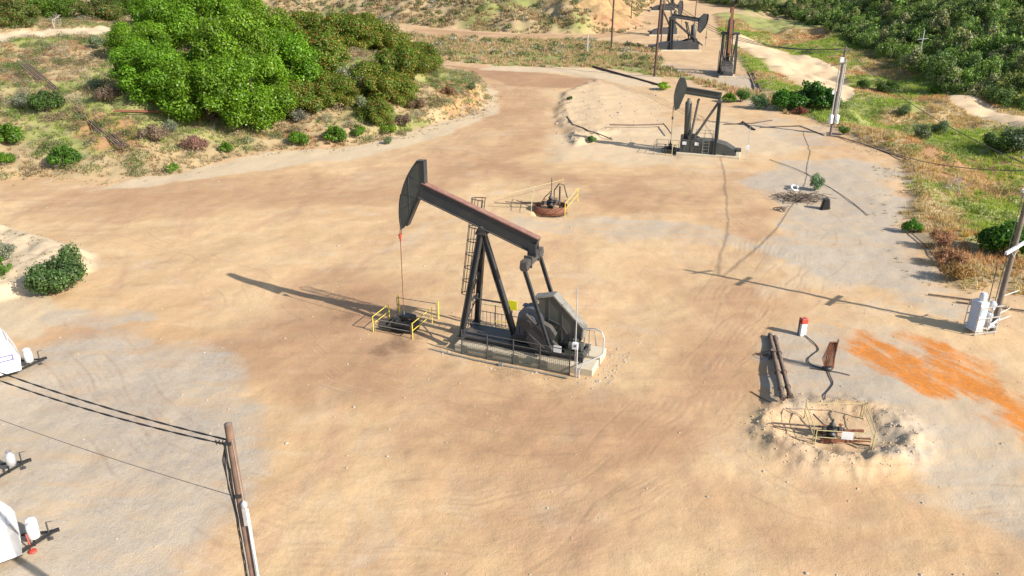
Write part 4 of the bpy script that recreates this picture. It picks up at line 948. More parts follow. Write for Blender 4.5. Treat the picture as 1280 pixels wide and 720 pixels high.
for k,(u0,v0,u1,v1,lb) in enumerate(((962,421,978,503,'left'),(968,424,987,500,'right'))):
    A=V(*gp(u0,v0))+V(0,0,.2);B=V(*gp(u1,v1))+V(0,0,.25); mid=(A+B)/2
    b=MB().tube([A-mid,B-mid],.15,10); 
    for t_ in(.03,.3,.62,.85,.97): b.tube([(A-mid)*(1-t_)+(B-mid)*t_,(A-mid)*(1-t_-.015)+(B-mid)*(t_+.015)],.2,10)
    o=b.build('well_pipe','ironpipe',None,loc=tuple(mid)); tag(o,'%s of the two long rusty pipes lying side by side on the gravel patch'%lb,'pipe')
q_=gp(960,447); b=MB()
for k in range(8): b.tube([(random.uniform(-.9,.6),random.uniform(-.6,.6),.05),(random.uniform(-.6,.9),random.uniform(-.6,.6),.3)],.03,4)
b.lathe((.3,0,.0),[(.12,0),(.12,.5),(.2,.52),(.2,.6)],n=10); o=b.build('scrap_fittings','ironpipe',None,loc=q_); tag(o,'small heap of rusty rods and fittings left of the two long pipes','scrap')
gpipe([(938,490),(950,497),(963,504)],.03,'cable','thin rod lying left of the long rusty pipes','rod','rod',.05)
# pit
zp=hz(*PIT)
FLp,FRp,NLp,NRp=[gp(u,v) for u,v in((1006,522),(1075,522),(1018,556),(1090,561))]
fl=rail_panel('railing','thin pale yellow railing on the far side of the pit at right',FLp,FRp,1.0,'yellowf',0)
rail_panel('railing','yellow double railing on the near side of the pit, carrying a white sign',NLp,NRp,1.0,'yellowf',1)
rail_panel('railing','yellow railing on the left end of the pit',(NLp[0]-.1,NLp[1]+.1,NLp[2]),(FLp[0]-.1,FLp[1]-.1,FLp[2]),1.05,'yellowf',1)
rail_panel('railing','yellow railing on the right end of the pit',(NRp[0]+.1,NRp[1]+.1,NRp[2]),(FRp[0]+.12,FRp[1]-.1,FRp[2]),1.05,'yellowf',1)
m_=V(*NLp)*.47+V(*NRp)*.53
o=MB().box((0,0,0),(.62,.03,.48)).build('notice_board','white',None,loc=(m_[0],m_[1]-.07,m_[2]+.78),rz=math.atan2(NRp[1]-NLp[1],NRp[0]-NLp[0])); tag(o,'white notice board hung on the near railing of the pit','sign')
c_=(PIT[0]-.15,PIT[1]-.55,zp)
wellhead((c_[0]-.4,c_[1]+.1,zp+.05),.2,'dark capped wellhead down in the fenced pit',.8)
b=MB().tube([(-3.6,.9,.45),(-.5,.35,.5)],.055,6).tube([(-3.6,.6,.4),(-.5,.1,.4)],.045,6).tube([(-.6,.1,.2),(-.5,.9,.3),(-.8,1.9,.4)],.05,6).tube([(.6,-.7,.1),(1.3,-1.2,.3)],.05,6).tube([(-3.2,.8,.4),(-2.8,-.3,.3),(-1.9,-1.2,.4)],.02,4)
o=b.build('flow_line','ironpipe',None,loc=c_); tag(o,'dark flow pipes running left from the wellhead in the pit','pipe')
b=MB().box((.3,-.35,.1),(2.8,.18,.22)).box((.3,.6,.06),(2.8,.12,.2)); o=b.build('cellar_edge','rust',None,loc=c_); tag(o,'rusty steel edging beams lying in the bottom of the pit','beam')
# clods/rocks around pit as stuff
vs=MB()
rg=random.Random(5)
def rocks(mb,n,fx,base):
    S_=[fx() for k in range(n)]; Z_=height(np.array([q[0] for q in S_]),np.array([q[1] for q in S_]))
    for k in range(n):
        x,y_,r=S_[k]; z=float(Z_[k])
        pts=[]
        for i in range(3):
            for j in range(5):
                t=2*math.pi*j/5+i*.4; rr=r*rg.uniform(.7,1.15)*(1,.95,.45)[i]
                pts.append((x+rr*math.cos(t),y_+rr*math.sin(t),z+(-.3,.25,.62)[i]*r))
        fs=[(i*5+j,i*5+(j+1)%5,(i+1)*5+(j+1)%5,(i+1)*5+j) for i in range(2) for j in range(5)]+[tuple(range(10,15))]
        mb.add(pts,fs)
def fpit():
    t=rg.uniform(0,2*math.pi); k=rg.gauss(.92,.24); return PIT[0]+4.1*k*math.cos(t),PIT[1]+3.3*k*math.sin(t),abs(rg.gauss(.015,.028))+.012
rocks(vs,900,fpit,0)
M['clod']=surf('dirt_clod',(.55,.43,.28),(.38,.28,.17),.95,0,2)
o=vs.build('spoil_clods','clod'); tag(o,'crumbled tan dirt clods heaped round the pit','dirt clods',kind='stuff')
vs=MB()
def fyard():
    q_=g(rg.uniform(-20,1300),min(719,150+abs(rg.gauss(0,260)))); return q_[0],q_[1],abs(rg.gauss(.02,.03))+.02
rocks(vs,900,fyard,0)
def fpj():
    q_=l1(rg.uniform(4,16.5),rg.choice((-1,1))*rg.uniform(1.9,3.2)) if rg.random()<.6 else l1(rg.uniform(14.9,16.3),rg.uniform(-2.5,2.5)); return q_[0],q_[1],abs(rg.gauss(.03,.03))+.02
rocks(vs,260,fpj,0)
def fbank():
    q_=g(rg.uniform(690,830),rg.uniform(110,180)); return q_[0],q_[1],abs(rg.gauss(.08,.09))+.04
rocks(vs,160,fbank,0)
o=vs.build('loose_stones','rock'); tag(o,'loose pale stones scattered over the yard','stones',kind='stuff')
# ---------- trailers
def trailer(px_front_bottom,rz,label,L=4.6,Wd=2.1,Hh=2.1,stripe=False,cover=True,bottle=False,nose=.55,group=None,roofvent=False):
    p=gp(*px_front_bottom); T=empty('trailer',(p[0],p[1],p[2]),rz,label,'trailer',group)
    # local x forward (tongue +x); origin = near front bottom corner of the body
    z0=.45
    prof=[(-L,z0),(0,z0),(.12,z0+.9),(.0,z0+1.25),(-nose,z0+Hh-.05),(-nose-.25,z0+Hh),(-L+.2,z0+Hh),(-L,z0+Hh-.2)]
    B=MB().prism(prof,0,Wd).build('body','white',T)
    bm=B.modifiers.new('b','BEVEL'); bm.width=.06; bm.segments=3; bm.limit_method='ANGLE'
    b=MB().box((-.12,-.006,z0+.32),(.0,.0,.0)); 
    if stripe:
        b=MB()
        for z,h in((.90,.09),(1.22,.09)): b.box((-1.75,-.008,z0+z),(3.0,.02,h))
        b.box((-.28,-.008,z0+1.06),(.09,.02,.41)); b.build('stripe','purple',T)
        b=MB().box((-L/2,-.004,z0+.55),(L-.1,.01,.02)); b.build('trim','grail',T)
    b=MB().prism([(.11,z0+1.0),(.01,z0+1.3),(-nose+.12,z0+Hh-.28),(-nose+.15,z0+Hh-.28),(.045,z0+1.3),(.14,z0+1.0)],.05,Wd-.05); b.build('front_panel','whitebox',T)
    b=MB().tube([(.15,.06,z0+1.0),(.03,.06,z0+1.3),(-nose+.2,.06,z0+Hh-.25)],.02,5); b.build('grab_rail','grail',T)
    b=MB().box((-L/2,Wd/2,z0-.06),(L,Wd-.2,.12)); b.beam((0,.35,z0-.1),(1.45,Wd/2,z0-.1),.09,.1); b.beam((0,Wd-.35,z0-.1),(1.45,Wd/2,z0-.1),.09,.1); b.beam((.55,.5,z0-.1),(.55,Wd-.5,z0-.1),.08,.08); b.box((1.5,Wd/2,z0-.08),(.3,.14,.14)); b.build('chassis','black',T)
    b=MB().tube([(1.2,Wd/2-.02,-.02),(1.2,Wd/2-.02,z0+.55)],.04,6).box((1.2,Wd/2,.02),(.25,.25,.04)).tube([(1.2,Wd/2,z0+.55),(1.45,Wd/2-.15,z0+.6)],.02,5); b.build('jack','steel3',T)
    if cover:
        b=MB().lathe((.62,Wd/2-.05,z0),[(.22,0),(.26,.05),(.26,.62),(.2,.76),(.08,.8)],n=14); b.lathe((.62,Wd/2+.38,z0),[(.22,0),(.26,.05),(.26,.62),(.2,.76),(.08,.8)],n=14); b.build('gas_bottle_cover','white',T)
    if bottle:
        b=MB().lathe((.75,Wd/2,z0),[(.2,0),(.24,.06),(.24,.55),(.14,.68),(.1,.7),(.1,.82),(.13,.82)],n=14); b.build('gas_bottle','galv',T)
    for s_,yy in((0,-.02),(1,Wd-.2)):
        b=MB().lathe((-L*.55,yy,.33),[(.2,0),(.33,.02),(.33,.2),(.2,.22)],(0,1,0),18); w_=b.build('wheel','tyre',T)
        MB().lathe((-L*.55,yy-.01,.33),[(.18,0),(.18,.24)],(0,1,0),14).build('rim','galv',w_)
    b=MB()
    if roofvent: b.box((-1.6,Wd/2,z0+Hh+.05),(.5,.5,.12),bev=.04).build('roof_vent','whitebox',T)
    return T
trailer((29,470),R(38),'white camper trailer with purple side stripe at the left edge, above the cables',stripe=True,Hh=2.55,nose=.45)
t2=trailer((31,703),R(36),'white trailer with rounded tongue cover at the bottom left corner',Hh=2.0,nose=.35,roofvent=True)
q_=gp(46,662)
trailer((1,608),R(38),'trailer at the left edge showing only its black tongue and grey gas bottle',cover=False,bottle=True,Hh=1.6)
b=MB().tube([(0,0,0),(-.35,.35,.75)],.035,6).sphere((0,0,.05),.16,10,(1.2,1.2,.5)); o=b.build('wheel_chock','redp',None,loc=gp(41,690)); tag(o,'red footed prop leaning at the front of the bottom left trailer','prop')
# ============================================================ VEGETATION
GREEN=[(.105,.215,.016),(.135,.26,.022),(.075,.17,.014),(.18,.29,.04)]; GW=[4,4,3,1.4]
OLIVE=[(.085,.16,.022),(.115,.16,.028),(.25,.13,.04),(.10,.19,.028)]; OW=[3,2,1.4,2]
SAGE=[(.25,.27,.20),(.20,.23,.15),(.30,.29,.23),(.14,.18,.09)]; SW=[3,3,2,2]
DARK=[(.055,.11,.022),(.075,.14,.028),(.045,.09,.02),(.11,.17,.04)]; DW=[3,3,2,1]
def tree_proto(name,seed,rx,ry,rz_,nl,lr,per,leaf,cols,w,trunk=True,flat=.85):
    r=np.random.default_rng(seed); L=lobes(r,rx,ry,rz_,nl,lr); q,t=crown(r,L,per,leaf,cols,w,flat)
    o=empty(name,(0,0,0)); c=cloud('crown',q,4,t,o)
    if trunk:
        b=MB(); b.tube([(0,0,-.3),(.1,.05,rz_*.3),(.05,0,rz_*.7)],.22,8,r2=.12)
        for (x,y_,z,rr) in L[:max(5,nl//4)]: b.tube([(.05,0,rz_*.25),(x*.45,y_*.45,z*.55),(x*.9,y_*.9,z*.95)],.09,5,False,r2=.03)
        b.build('trunk','bark',o)
    return o
used=set()
def place(proto,loc,s,rz,label,cat,group=None,color=(1,1,1),sz=None):
    if cat=='tree': loc=(loc[0],loc[1],loc[2]-.75*s)
    if proto.name in used: o=copy_tree(proto)
    else: o=proto; used.add(proto.name)
    o.location=loc; o.rotation_euler=(0,0,rz); o.scale=(s,s,sz or s)
    if 'group' in o.keys(): del o['group']
    tag(o,label,cat,group)
    for c in children(o): c.color=(*color,1)
    o.color=(*color,1)
    return o
big=[tree_proto('broad_tree',s,3.6,3.2,3.3,58,.80,620,.105,GREEN,GW) for s in(1,2,3)]
oli=[tree_proto('broad_tree',s,3.5,3.3,2.5,56,.80,500,.12,OLIVE,OW) for s in(4,5)]
# (u,v base on slope, scale, proto, colour, label)
def W3(u,v): q_=gp(u,v); return q_
BT=[(258,150,1.05,0,'bright green tree nearest the road, front right of the green clump'),
 (322,157,1.0,1,'bright green tree at the foot of the green clump, spreading low by the road'),
 (190,122,.98,2,'bright green tree left of the dark gap in the green clump'),
 (232,112,.75,0,'green tree low in the dark gap of the green clump'),
 (300,118,1.15,2,'large green tree in the middle of the green clump'),
 (358,112,1.05,0,'green tree right of the middle of the green clump'),
 (175,72,.8,1,'green tree at the left rim of the green clump'),
 (215,60,1.0,0,'green tree at the top left of the green clump'),
 (268,62,1.1,1,'green tree at the upper middle of the green clump'),
 (330,66,1.1,2,'green tree at the top of the green clump'),
 (196,36,.9,2,'green tree reaching the top edge of the picture left of the clump middle'),
 (255,34,1.0,0,'green tree at the very top of the green clump'),
 (305,36,1.0,1,'green tree at the very top right of the green clump')]
for i,(u,v,s,k,lb) in enumerate(BT):
    q_=W3(u,v); place(big[k],q_,s*1.58,i*1.7,lb,'tree',None,(1.12+.07*math.sin(i*2.3),1.08+.05*math.sin(i*1.3),.75),sz=s*1.58*(1.0+.14*math.sin(i*1.9)))
OT=[(398,95,1.0,0,'olive green tree with reddish tips at the centre of the right-hand clump'),
 (430,62,1.1,1,'olive tree with russet tips high in the right-hand clump'),
 (478,66,1.0,0,'olive tree with russet tips at the right shoulder of the clump'),
 (500,100,.9,1,'olive green tree above the dry bank at the right of the clump'),
 (385,52,1.0,1,'olive tree with russet tips at the top left of the right-hand clump'),
 (470,120,.8,0,'low olive tree behind the grey bush'),
 (455,38,.9,1,'russet-tipped tree on the crest of the right-hand clump'),
 (530,85,.65,0,'small olive tree at the right end of the clump'),
 (378,140,.75,1,'olive tree beside the bright green foot of the clump'),
 (500,128,.62,0,'low olive tree just above the grey brown bush of the bank'),
 (418,128,.7,1,'small olive tree left of the large silvery bush'),
 (522,72,.6,1,'low rounded olive tree last on the crest before the road'),
 (472,152,.5,0,'smallest olive tree nearest the road right of the silvery bushes')]
for i,(u,v,s,k,lb) in enumerate(OT):
    q_=W3(u,v); place(oli[k],q_,s*1.5,i*2.1,lb,'tree',None,(1.15,1.08,.85))
TL=[(20,33,.9,'tree at the top left corner behind the dirt path'),(70,22,1.0,'tree left of the bare dead tree behind the dirt path'),(128,24,.9,'tree right of the bare dead tree behind the dirt path'),(-25,34,1.0,'tree cut by the left edge at the top of the picture'),(48,10,1.0,'tree behind the others at the top left'),(160,18,.8,'tree between the path and the green clump')]
for i,(u,v,s,lb) in enumerate(TL):
    q_=W3(u,v); place((big if i%2 else oli)[i%2],q_,s*1.5,i*1.3,'dull green '+lb,'tree',None,(.95,.85,1.1))
# shrubs
def shrub_proto(name,seed,kind):
    r=np.random.default_rng(seed); o=empty(name,(0,0,0))
    if kind=='green': L=lobes(r,.85,.8,.55,18,.33); q,t=crown(r,L,230,.065,GREEN,GW,.9)
    elif kind=='dark': L=lobes(r,.85,.8,.6,18,.32); q,t=crown(r,L,230,.06,DARK+[(.10,.13,.05)],DW+[1],.9)
    elif kind=='sage': L=lobes(r,.8,.8,.55,14,.35); q,t=crown(r,L,240,.055,SAGE,SW,.9,.5)
    elif kind=='brown': L=lobes(r,.8,.8,.5,14,.33); q,t=crown(r,L,220,.05,[(.20,.15,.11),(.26,.19,.14),(.16,.14,.08),(.30,.20,.15)],[1,1,1,1],.9,.5)
    cloud('crown',q,4,t,o)
    b=MB()
    for k in range(7):
        a_=k*.9; b.tube([(0,0,-.1),(.25*math.cos(a_),.25*math.sin(a_),.35),(.6*math.cos(a_),.6*math.sin(a_),.8)],.03,4,False,r2=.012)
    b.build('stem','bark',o); return o
SP={k:[shrub_proto(n,sd,k),shrub_proto(n,sd+7,k)] for n,sd,k in(('green_shrub',31,'green'),('dark_shrub',32,'dark'),('grey_shrub',33,'sage'),('brown_shrub',34,'brown'))}
def sh(kind,u,v,s,label,color=(1,1,1),sz=None,group=None):
    q_=W3(u,v); return place(SP[kind][int(u)%2],q_,s,u*.37,label,'shrub',group,color,sz)
sh('sage',440,118,3.0,'large silvery grey bush at the foot of the olive clump',sz=3.4)
sh('sage',455,140,1.8,'smaller silvery bush below the large grey one',(1,1.05,.8))
sh('sage',395,142,1.4,'silver grey bush tucked between the green and olive trees')
sh('sage',372,152,1.5,'greyish lavender bush by the road foot of the clump',(1,.9,1.05))
sh('green',375,180,1.5,'round bright green shrub at the road edge below the clump')
sh('green',418,178,1.75,'larger bright green shrub beside the round one at the road edge')
sh('green',448,170,1.2,'low green shrub right of the two bright shrubs')
sh('green',485,168,1.3,'yellowish green shrub near the tip of the road bank',(1.3,1.1,1))
sh('brown',505,158,1.7,'grey brown bush on the bank above the road bend')
sh('brown',520,135,1.6,'dry brown bush on the bank right of the olive trees',(1,.95,.8))
sh('green',525,92,1.9,'soft yellow green bush on the crest of the bank',(1.2,1.2,1))
sh('brown',560,118,1.3,'dry orange brown bush at the top of the eroded bank',(1.2,.9,.7))
sh('sage',590,112,1.0,'small grey green bush at the outer tip of the bank',(.8,.95,.6))
sh('green',80,208,1.9,'rounded green shrub alone on the lower left slope',(.75,.85,1.1))
sh('green',10,180,2.0,'green shrub at the left edge of the lower slope')
sh('green',5,205,1.3,'small bright shrub at the left edge above the road')
sh('brown',245,190,1.9,'purplish brown twiggy bush at the road edge',(1.1,.85,.95))
sh('green',282,190,1.0,'small yellow green shrub right of the purplish bush',(1.1,1.1,1))
sh('brown',195,178,2.1,'grey brown twiggy bush below the fallen pipes')
sh('sage',215,165,1.2,'pale bush behind the twiggy brown one')
sh('green',215,216,1.0,'low pale green shrub on the edge of the road at left',(1.3,1.2,1.6))
sh('sage',118,112,1.1,'pale blue green bush in the middle of the left slope',(.9,1.1,1))
sh('sage',165,112,1.2,'pale grey green bush at the foot of the left tree',(.95,1.1,.9))
sh('sage',182,128,1.0,'small silvery bush below the left tree of the clump')
sh('green',150,98,1.2,'light green shrub left of the clump',(1.4,1.2,1.6))
sh('brown',140,125,2.0,'large brown dead bush left of the clump')
sh('sage',120,60,1.6,'dusty green bush beside the dirt path',(.85,1,.8))
sh('dark',60,140,2.2,'dark green bush under the leaning pipe bundle')
sh('sage',30,135,1.6,'grey bush left of the pipe bundle')
sh('dark',75,366,1.95,'large dark grey green shrub on the sandy ledge at left',(1.3,1.25,1.7),sz=2.0)
sh('dark',86,352,1.5,'tall pointed top shrub growing out of the big shrub on the sandy ledge',(1.3,1.25,1.7),sz=2.3)
sh('dark',58,368,1.2,'low left lobe shrub of the big shrub on the sandy ledge',(1.5,1.35,1.9))
sh('green',0,345,1.2,'green shrub cut by the left edge on the sandy ledge',(.9,.9,1.5))
sh('sage',2,325,1.2,'greyish bush behind the green one at the left edge ledge')
sh('sage',1018,238,.95,'small leafy grey green shrub rising from the brush pile',(.7,1,.8),sz=1.5)
# right side
sh('green',985,138,3.0,'dark leafy bush left of the slope pole',(.55,.75,1.1))
sh('green',1010,134,3.3,'big dark leafy bush just left of the slope pole',(.55,.75,1.1))
sh('green',1028,136,2.6,'dark leafy bush touching the slope pole',(.5,.7,1.1))
sh('brown',1000,143,1.3,'reddish bush at the foot of the dark leafy bushes',(1.1,.6,.6))
sh('dark',1108,118,2.3,'lone dark green bush on the open grassy slope',(1.2,1.2,1))
sh('sage',1268,192,3.0,'large silvery green bush at the right edge behind the pole',(.6,.75,.6))
sh('dark',1245,190,2.2,'dark bush left of the silvery one at the right edge')
sh('green',1258,318,2.3,'leafy green bush right behind the right-hand pole',(.6,.75,.9))
sh('green',1275,315,2.3,'leafy green bush cut by the right edge',(.55,.75,.9))
sh('green',1238,312,1.4,'smaller leafy bush left of the right-hand pole',(.7,.8,.9))
sh('dark',1055,168,.9,'small green bush beside the slope pole foot',(1.6,1.6,1))
sh('sage',1150,175,1.8,'dusty bush in the dry grass of the right slope',(.7,.8,.6))
sh('dark',1080,112,1.6,'dark low bush below the lone bush',(1.4,1.4,1.4))
sh('sage',1130,145,1.6,'grey green bush halfway down the right slope',(.6,.8,.5))
sh('sage',1175,168,1.7,'pale bush right of the dusty bush on the right slope',(.7,.9,.6))
sh('green',1140,290,1.0,'bright green shrub at the gravel edge, leftmost of the right slope',(.8,1,1))
sh('brown',1195,350,1.5,'straw and green tussock bush nearest the cabinet rack',(1.3,1.1,.6),sz=1.3)
sh('brown',1188,330,1.4,'pinkish dry bush behind the tussock bush by the rack',(1.5,1.1,.9),sz=1.3)
sh('brown',1175,308,1.3,'pinkish dry bush third from the rack along the gravel edge',(1.5,1.1,.9),sz=1.3)
sh('green',1170,118,1.5,'pale green bush at the foot of the wood',(1.1,1,1.2))
sh('green',830,112,1.5,'bright yellow green bush beside the dark timber kerb',(2.0,1.7,1),sz=1.1)
sh('dark',927,127,1.5,'dark green bush behind the grey green pumpjack beam',(1.3,1.5,1.3))
sh('sage',948,136,1.9,'blue green bush right of the grey green pumpjack beam',(.45,.75,.5))
sh('green',910,128,1.3,'bright green bush above the grey green pumpjack post',(1.3,1.2,1))
sh('dark',740,178,.7,'tiny green tuft shrub on the pale dirt bank',(1.5,1.6,1.4))
sh('dark',712,125,.5,'tiny dark shrub on the far road bank')
sh('sage',486,180,.8,'small grey shrub at the outer road edge below the bank',(.8,1,.7))
# dead tree
q_=W3(68,36); b=MB(); r=random.Random(3)
def br(p,d,l,rad,n):
    p=V(*p); m=p+unit(d)*l*.5+V(r.gauss(0,.1),r.gauss(0,.1),r.gauss(0,.1))*l*.5; e_=p+unit(d)*l
    b.tube([p,m,e_],rad,5,False,r2=rad*.6)
    if n:
        for _ in range(3): br(e_ if r.random()<.6 else m,unit(d)+V(r.gauss(0,.6),r.gauss(0,.6),r.gauss(0,.4)),l*.7,rad*.6,n-1)
T=empty('dead_tree',q_,0,'bare grey dead tree with sprawling branches beside the dirt path','tree')
br((0,0,-.2),V(-.1,0,1),1.8,.18,4); b.build('trunk','deadwood',T)
for nm,(u,v),lb in(('dead_bush',(1195,240),'bleached bare twigs in the rust brown grass of the right slope'),('fallen_branches',(575,145),'dead branches fallen on the eroded bank at the road bend')):
    q_=W3(u,v); b=MB()
    for k in range(9): br((r.gauss(0,.8),r.gauss(0,.3),0),V(r.gauss(0,.7),r.gauss(0,.5),.6),1.0,.05,2)
    o=b.build(nm,'deadwood',None,loc=q_); tag(o,lb,'dead bush')
# leaning pipe bundle on the slope
A=V(*W3(32,96))+V(0,0,1.9); B=V(*W3(155,192))+V(0,0,.8)
for k,lb in enumerate(('leftmost','second from left','third from left','fourth from left','rightmost')):
    a_=A+V(.28*k-.5,.15*k,.08*(k%2)); b_=B+V(.22*k-.5,.2*k,.06*(k%2)); m_=(a_+b_)/2
    o=MB().tube([a_-m_,V(0,0,-.15),b_-m_],.095,7).build('drill_pipe','ironpipe',None,loc=tuple(m_)); tag(o,'long rusty pipe of the bundle lying down the left slope, %s'%lb,'pipe','pipes lying down the left slope')
A=V(*W3(145,146))+V(0,0,.9); B=V(*W3(225,147))+V(0,0,.9)
for k in range(2):
    m_=(A+B)/2; o=MB().tube([A-m_,B-m_],.10,7).build('drill_pipe','rust',None,loc=(m_[0],m_[1]-.5*k,m_[2]-.05*k)); tag(o,'reddish pipe lying level across the left slope, %s of two'%('upper','lower')[k],'pipe','level reddish pipes')
for (u0,v0,u1,v1,lb) in ((545,118,558,140,'left'),(566,128,572,138,'middle'),(570,118,588,133,'right')):
    A=V(*W3(u0,v0))+V(0,0,.2);B=V(*W3(u1,v1))+V(0,0,.2);m_=(A+B)/2
    o=MB().tube([A-m_,B-m_],.07,6).build('drill_pipe','rust',None,loc=tuple(m_)); tag(o,'rusty pipe sticking out of the eroded bank, %s of three'%lb,'pipe')
# picket fence glimpse top
b=MB(); q_=W3(350,12)
for k in range(8): b.tube([(-2.8+k*.8,0,-.3),(-2.8+k*.8,0,2.0)],.05,5)
b.tube([(-2.8,0,1.9),(2.8,0,1.9)],.04,5); b.tube([(-2.8,0,1.0),(2.8,0,1.0)],.04,5); o=b.build('pipe_fence','rust',None,loc=(q_[0],q_[1],q_[2])); tag(o,'rusty pipe fence glimpsed above the olive trees','fence')
# grass and brush cover --------------------------------------------------
def scatter(name,label,test,bbox,n,h,w,spread,nb,colf,seed,cat='grass'):
    r=np.random.default_rng(seed); x=r.uniform(bbox[0],bbox[1],n); y=r.uniform(bbox[2],bbox[3],n)
    # keep what the yard's viewers could see: a wide fan
    k=np.abs(x)<.78*(y+22); x,y=x[k],y[k]
    k=test(x,y,r); x,y=x[k],y[k]
    z=height(x,y); c=np.stack([x,y,z],1); m=len(c)
    tc=colf(x,y,r); sc=r.uniform(.6,1.4,m)
    v_,t_=blades(r,c,h*sc,np.full(m,w),spread*sc,nb,tc)
    o=cloud(name,v_,3,t_,None,'leaf',3); tag(o,label,cat,kind='stuff'); return m
DRY=np.array([(.50,.38,.18),(.42,.30,.15),(.56,.45,.24),(.46,.30,.17),(.36,.29,.17)])
GRN=np.array([(.27,.36,.06),(.20,.29,.06),(.36,.42,.09)])
RED=np.array([(.50,.25,.11),(.56,.34,.16),(.42,.24,.14)])
def pick(A,r,m): return A[r.integers(0,len(A),m)]
def colslope(x,y,r):
    m=len(x); gq=greenness(x,y)+(r.random(m)-.5)*.14+np.where((x>20)&(y<260),.03,-.02)
    c=pick(DRY,r,m); k=gq>.485; c[k]=pick(GRN,r,k.sum())
    rr=(fbm(x*.07+9,y*.09,222,3)+(r.random(m)-.5)*.1); k=(rr>.60)&(gq<.52); c[k]=pick(RED,r,k.sum()); return c
def tin(P,marg=0.,P2=None):
    def t(x,y,r):
        s=sdpoly(x,y,P)+(fbm(x*.3,y*.3,301,4)-.5)*3.2-marg
        dens=.35+.65*sm((fbm(x*.35,y*.35,401,3)-.36)/.2)
        k=(s>0)&(r.random(len(x))<dens*np.clip(s/2+.2,0,1))
        if P2 is not None:
            for q in P2: k&=sdpoly(x,y,q)<.3
        return k
    return t
_cs=colslope
def colleft(x,y,r):
    c=_cs(x,y,r); m=len(x); k=r.random(m)<.42; c[k]=pick(np.array([(.40,.31,.19),(.34,.30,.21),(.46,.37,.24),(.30,.27,.15)]),r,k.sum()); return c*.8
scatter('slope_grass','dry and green grass mixed with scrub on the left slope',tin(MOUND,-.9,[PATHL]),(-125,40,82,300),130000,.46,.04,.38,11,colleft,501)
scatter('valley_grass','tall green, golden and rust grass covering the right slope',tin(SLOPE,.2,[YARD2,PATHR]),(20,180,50,300),190000,.55,.045,.5,11,colslope,502)
def colhill(x,y,r):
    m=len(x); c=pick(np.array([(.38,.27,.15),(.26,.24,.12),(.44,.32,.19),(.34,.24,.14),(.40,.34,.23)]),r,m); return c
def thill(x,y,r):
    s=sdpoly(x,y,HILL); redk=mask(x,y,[(26,268),(52,262),(72,290),(78,330),(60,350),(30,300)],8,8,.08,seed=361)+mask(x,y,[(8,290),(24,268),(40,280),(50,330),(20,330)],6,8,.12,seed=363)
    return (s>1)&(r.random(len(x))>redk*.9)&(r.random(len(x))<sm((fbm(x*.12,y*.12,777,3)-.32)/.2))
scatter('hill_scrub','grey green and tan scrub covering the far hillside',thill,(-150,110,262,420),26000,1.0,.16,1.0,12,colhill,503,'scrub')
def colstrip(x,y,r):
    m=len(x); c=pick(np.array([(.50,.32,.21),(.54,.39,.24),(.46,.30,.20),(.30,.30,.12),(.24,.28,.10)]),r,m); return c
scatter('verge_scrub','reddish dry scrub strip along the far roads',lambda x,y,r:(np.maximum(sdpoly(x,y,STRIP),sdpoly(x,y,STRIP2))+(fbm(x*.2,y*.2,5)-.5)*6>0)&(fbm(x*.25,y*.25,88,3)+r.random(len(x))*.2>.5),(-40,90,125,280),30000,.75,.08,.6,12,colstrip,504,'scrub')
def coltuft(x,y,r): return pick(np.array([(.38,.30,.18),(.30,.24,.14),(.16,.19,.07)]),r,len(x))
VG=[(940,190,1200,430),(0,280,140,420),(700,100,1040,200)]
def tt(x,y,r):
    s=np.maximum(np.maximum(-np.abs(sdpoly(x,y,MOUND)+1.5)+1.5,-np.abs(sdpoly(x,y,SLOPE)+1.2)+2.0),sdpoly(x,y,LEDGE)-.3); return (s>0)&(fbm(x*.6,y*.6,99,3)>.56)
scatter('edge_tufts','sparse dry tufts along the edges of the bare yard',tt,(-80,80,40,200),60000,.22,.025,.2,8,coltuft,505)
# bushlets that break up the grass (uncountable ground cover)
def bushlets(name,label,test,bbox,n,seed,rad,leaf,per,cols):
    r=np.random.default_rng(seed); x=r.uniform(bbox[0],bbox[1],n); y=r.uniform(bbox[2],bbox[3],n); k=np.abs(x)<.78*(y+22); x,y=x[k],y[k]; k=test(x,y,r); x,y=x[k],y[k]
    z=height(x,y); Q=[];T=[]
    for i in range(len(x)):
        s=rad*r.uniform(.5,1.5); pc=int(per*min(1.6,(s/rad)**2)); d=r.normal(size=(pc,3)); d/=np.linalg.norm(d,axis=1,keepdims=True); d[:,2]=np.abs(d[:,2])
        p=d*s*r.uniform(.55,1.1,(pc,1))*np.array([1,1,.75])+np.array([x[i],y[i],z[i]]); col=np.array(cols[r.integers(0,len(cols))])
        Q.append(leafquads(r,p,d+r.normal(size=(pc,3))*.6,leaf*r.uniform(.6,1.3,pc))); T.append(col*r.uniform(.7,1.3,(pc,1)))
    o=cloud(name,np.concatenate(Q),4,np.concatenate(T)); tag(o,label,'scrub',kind='stuff'); return len(x)
CB=[(.17,.18,.08),(.25,.25,.17),(.11,.17,.04),(.27,.19,.12),(.14,.19,.06),(.33,.27,.18),(.20,.15,.10)]
bushlets('low_scrub','low mixed brush between the grasses of the left slope',lambda x,y,r:(sdpoly(x,y,MOUND)>0)&(sdpoly(x,y,PATHL)<-.8)&(fbm(x*.15,y*.15,31,3)+r.random(len(x))*.12>.46),(-110,8,84,230),3600,601,1.05,.09,210,CB)
bushlets('valley_scrub','low mixed brush between the grasses of the right slope',lambda x,y,r:(sdpoly(x,y,SLOPE)>1.5)&(sdpoly(x,y,YARD2)<-1)&(sdpoly(x,y,PATHR)<-1)&(fbm(x*.12,y*.12,32,3)>.5),(25,170,50,290),2600,602,1.1,.12,130,[(.20,.26,.08),(.28,.28,.12),(.16,.23,.06),(.38,.31,.16),(.22,.27,.11)])
